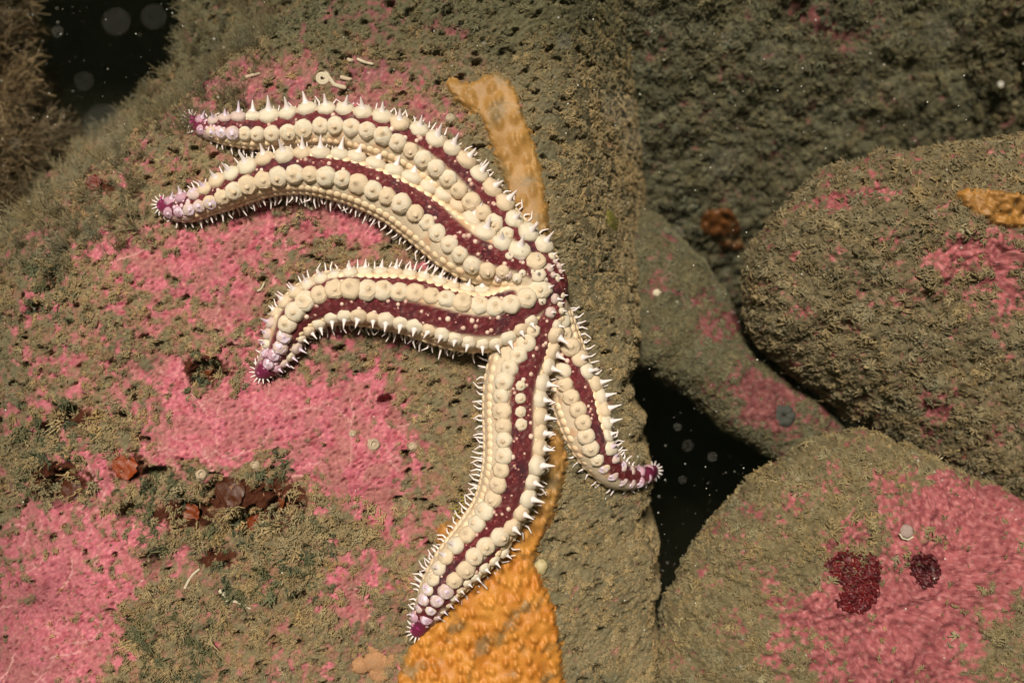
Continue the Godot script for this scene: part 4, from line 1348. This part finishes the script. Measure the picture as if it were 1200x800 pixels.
	for i in 6:
		var a := TAU * i / 6.0
		part("lobe", blob_mesh(90 + i, Vector3(0.0032, 0.0028, 0.0024), 0.3), matte(0.6, Color(0.07, 0.075, 0.065), false, true, 60.0, 0.03, 0.3), grey, Transform3D(Basis(), Vector3(cos(a) * 0.0036, sin(a) * 0.0034, 0.0008)))
	# yellow tuft by the downward arm
	var yv := PackedVector3Array()
	var yi := PackedInt32Array()
	for i in 26:
		var q := Vector3(rng.randf_range(-0.003, 0.003), rng.randf_range(-0.006, 0.006), 0)
		var d := Vector3(rng.randf_range(-0.6, 0.2), rng.randf_range(-0.2, 0.6), 1).normalized() * rng.randf_range(0.003, 0.006)
		strand(yv, yi, PackedVector3Array([q, q + d * 0.5, q + d + Vector3(rng.randf_range(-0.001, 0.001), 0, 0)]), 0.0004, 0.0002, 4)
	single("bryozoan_tuft", on_main(541, 592), mesh_of(yv, yi), matte(0.6, Color(0.58, 0.48, 0.12), false, false), "little yellow branching tuft left of the downward arm", "bryozoan")
	# seaweed blades
	var rust := Color(0.20, 0.036, 0.007)
	var brown := Color(0.085, 0.022, 0.008)
	blade(143, 560, 0.011, -0.3, Color(0.27, 0.045, 0.007), 301, "bright rust seaweed blade at the top of the lower left silt")
	blade(40, 575, 0.012, 0.9, brown, 302, "dark brown blade at the left beneath the silt tuft")
	blade(78, 585, 0.011, -0.7, brown, 303, "dark brown blade touching the pink crust at lower left")
	blade(240, 440, 0.010, 0.2, Color(0.16, 0.045, 0.012), 304, "brown blade in the hollow left of the curled arm tip")
	blade(262, 590, 0.013, -0.5, brown, 305, "dark blade in the middle of the silty clump")
	blade(322, 608, 0.014, 0.4, Color(0.17, 0.04, 0.008), 306, "amber brown blade right of the silty clump")
	blade(300, 625, 0.010, -0.2, rust, 307, "small orange brown blade below the amber one")
	blade(345, 595, 0.009, -0.9, brown, 308, "short dark blade at the right edge of the silty clump")
	blade(230, 610, 0.009, 0.7, rust, 309, "small rust blade near the left end of the silty clump")
	blade(112, 222, 0.007, 0.3, Color(0.15, 0.02, 0.01), 310, "small dark red blade among the upper left hydroids")

func build_water() -> void:
	# suspended specks: a few close to the lens, then the fine snow
	var ball := blob_mesh(5, Vector3.ONE, 0.15, 10)
	var mat := matte(0.8, Color(0.8, 0.78, 0.7), false, false)
	var close := [[725, 128, 0.36, 0.00040], [742, 163, 0.32, 0.00032], [122, 148, 0.38, 0.00042], [136, 26, 0.34, 0.00034], [661, 49, 0.28, 0.00040], [795, 272, 0.24, 0.00032], [67, 37, 0.24, 0.00030], [1173, 99, 0.16, 0.0008], [18, 168, 0.25, 0.0003], [794, 500, 0.2, 0.00024], [835, 535, 0.22, 0.00026], [806, 522, 0.24, 0.00022], [800, 562, 0.2, 0.0002], [1010, 100, 0.3, 0.00025], [905, 60, 0.33, 0.0003], [850, 190, 0.35, 0.00034], [640, 130, 0.3, 0.00024], [98, 95, 0.3, 0.00026], [180, 20, 0.33, 0.0003], [1100, 40, 0.35, 0.0003]]
	var spots := ["large pale disc of blur over the dark rock face right of the ridge", "smaller blur just below the largest one right of the ridge", "large pale blur left of the topmost arm tip", "round blur inside the black gap at the top left", "small blur near the top edge above the orange strip", "faint blur in front of the rust brown lump", "small bright speck at the left of the black gap", "bright cream speck over the upper right corner rock", "faint blur at the far left below the hydroid rock", "faint blur high in the black crevice", "rightmost blur in the black crevice", "tiny faint blur in the middle of the black crevice", "lowest blur in the black crevice", "small blur on the edge of the upper right corner rock", "faint blur high over the middle of the dark rock face", "broad faint blur low over the dark rock face", "faint blur just right of the tan orange strip", "faint blur at the lower rim of the top left gap", "faint blur at the upper rim of the top left gap", "faint blur at the top edge near the corner rock"]
	for k in close.size():
		var e = close[k]
		var o := single("drifting_particle", at(e[0], e[1], e[2]), ball, mat, spots[k], "particle", "specks adrift near the lens")
		o.scale = Vector3.ONE * float(e[3])
	var g := RandomNumberGenerator.new()
	g.seed = 77
	var xs: Array[Transform3D] = []
	for i in 3200:
		var z := g.randf_range(-0.25, 0.12)
		var u := g.randf_range(-20, 1220)
		var v := g.randf_range(-20, 820)
		if u < 640 and v > 150 and g.randf() < 0.8: continue
		if z > 0.03 and u > 170 and u < 780 and v > 100 and v < 770: z -= 0.03
		var r := 0.00008 + 0.00026 * pow(g.randf(), 4.0)
		xs.append(Transform3D(Basis().scaled(Vector3.ONE * r), at(u, v, z)))
	var mm := MultiMesh.new()
	mm.transform_format = MultiMesh.TRANSFORM_3D
	mm.mesh = ball
	mm.instance_count = xs.size()
	for i in xs.size(): mm.set_instance_transform(i, xs[i])
	var o := MultiMeshInstance3D.new()
	o.name = "marine_snow"
	o.multimesh = mm
	o.material_override = mat
	add_child(o, true)
	o.transform = F
	tag(o, "fine white specks suspended through the water over the rocks", "marine snow", "", "stuff")
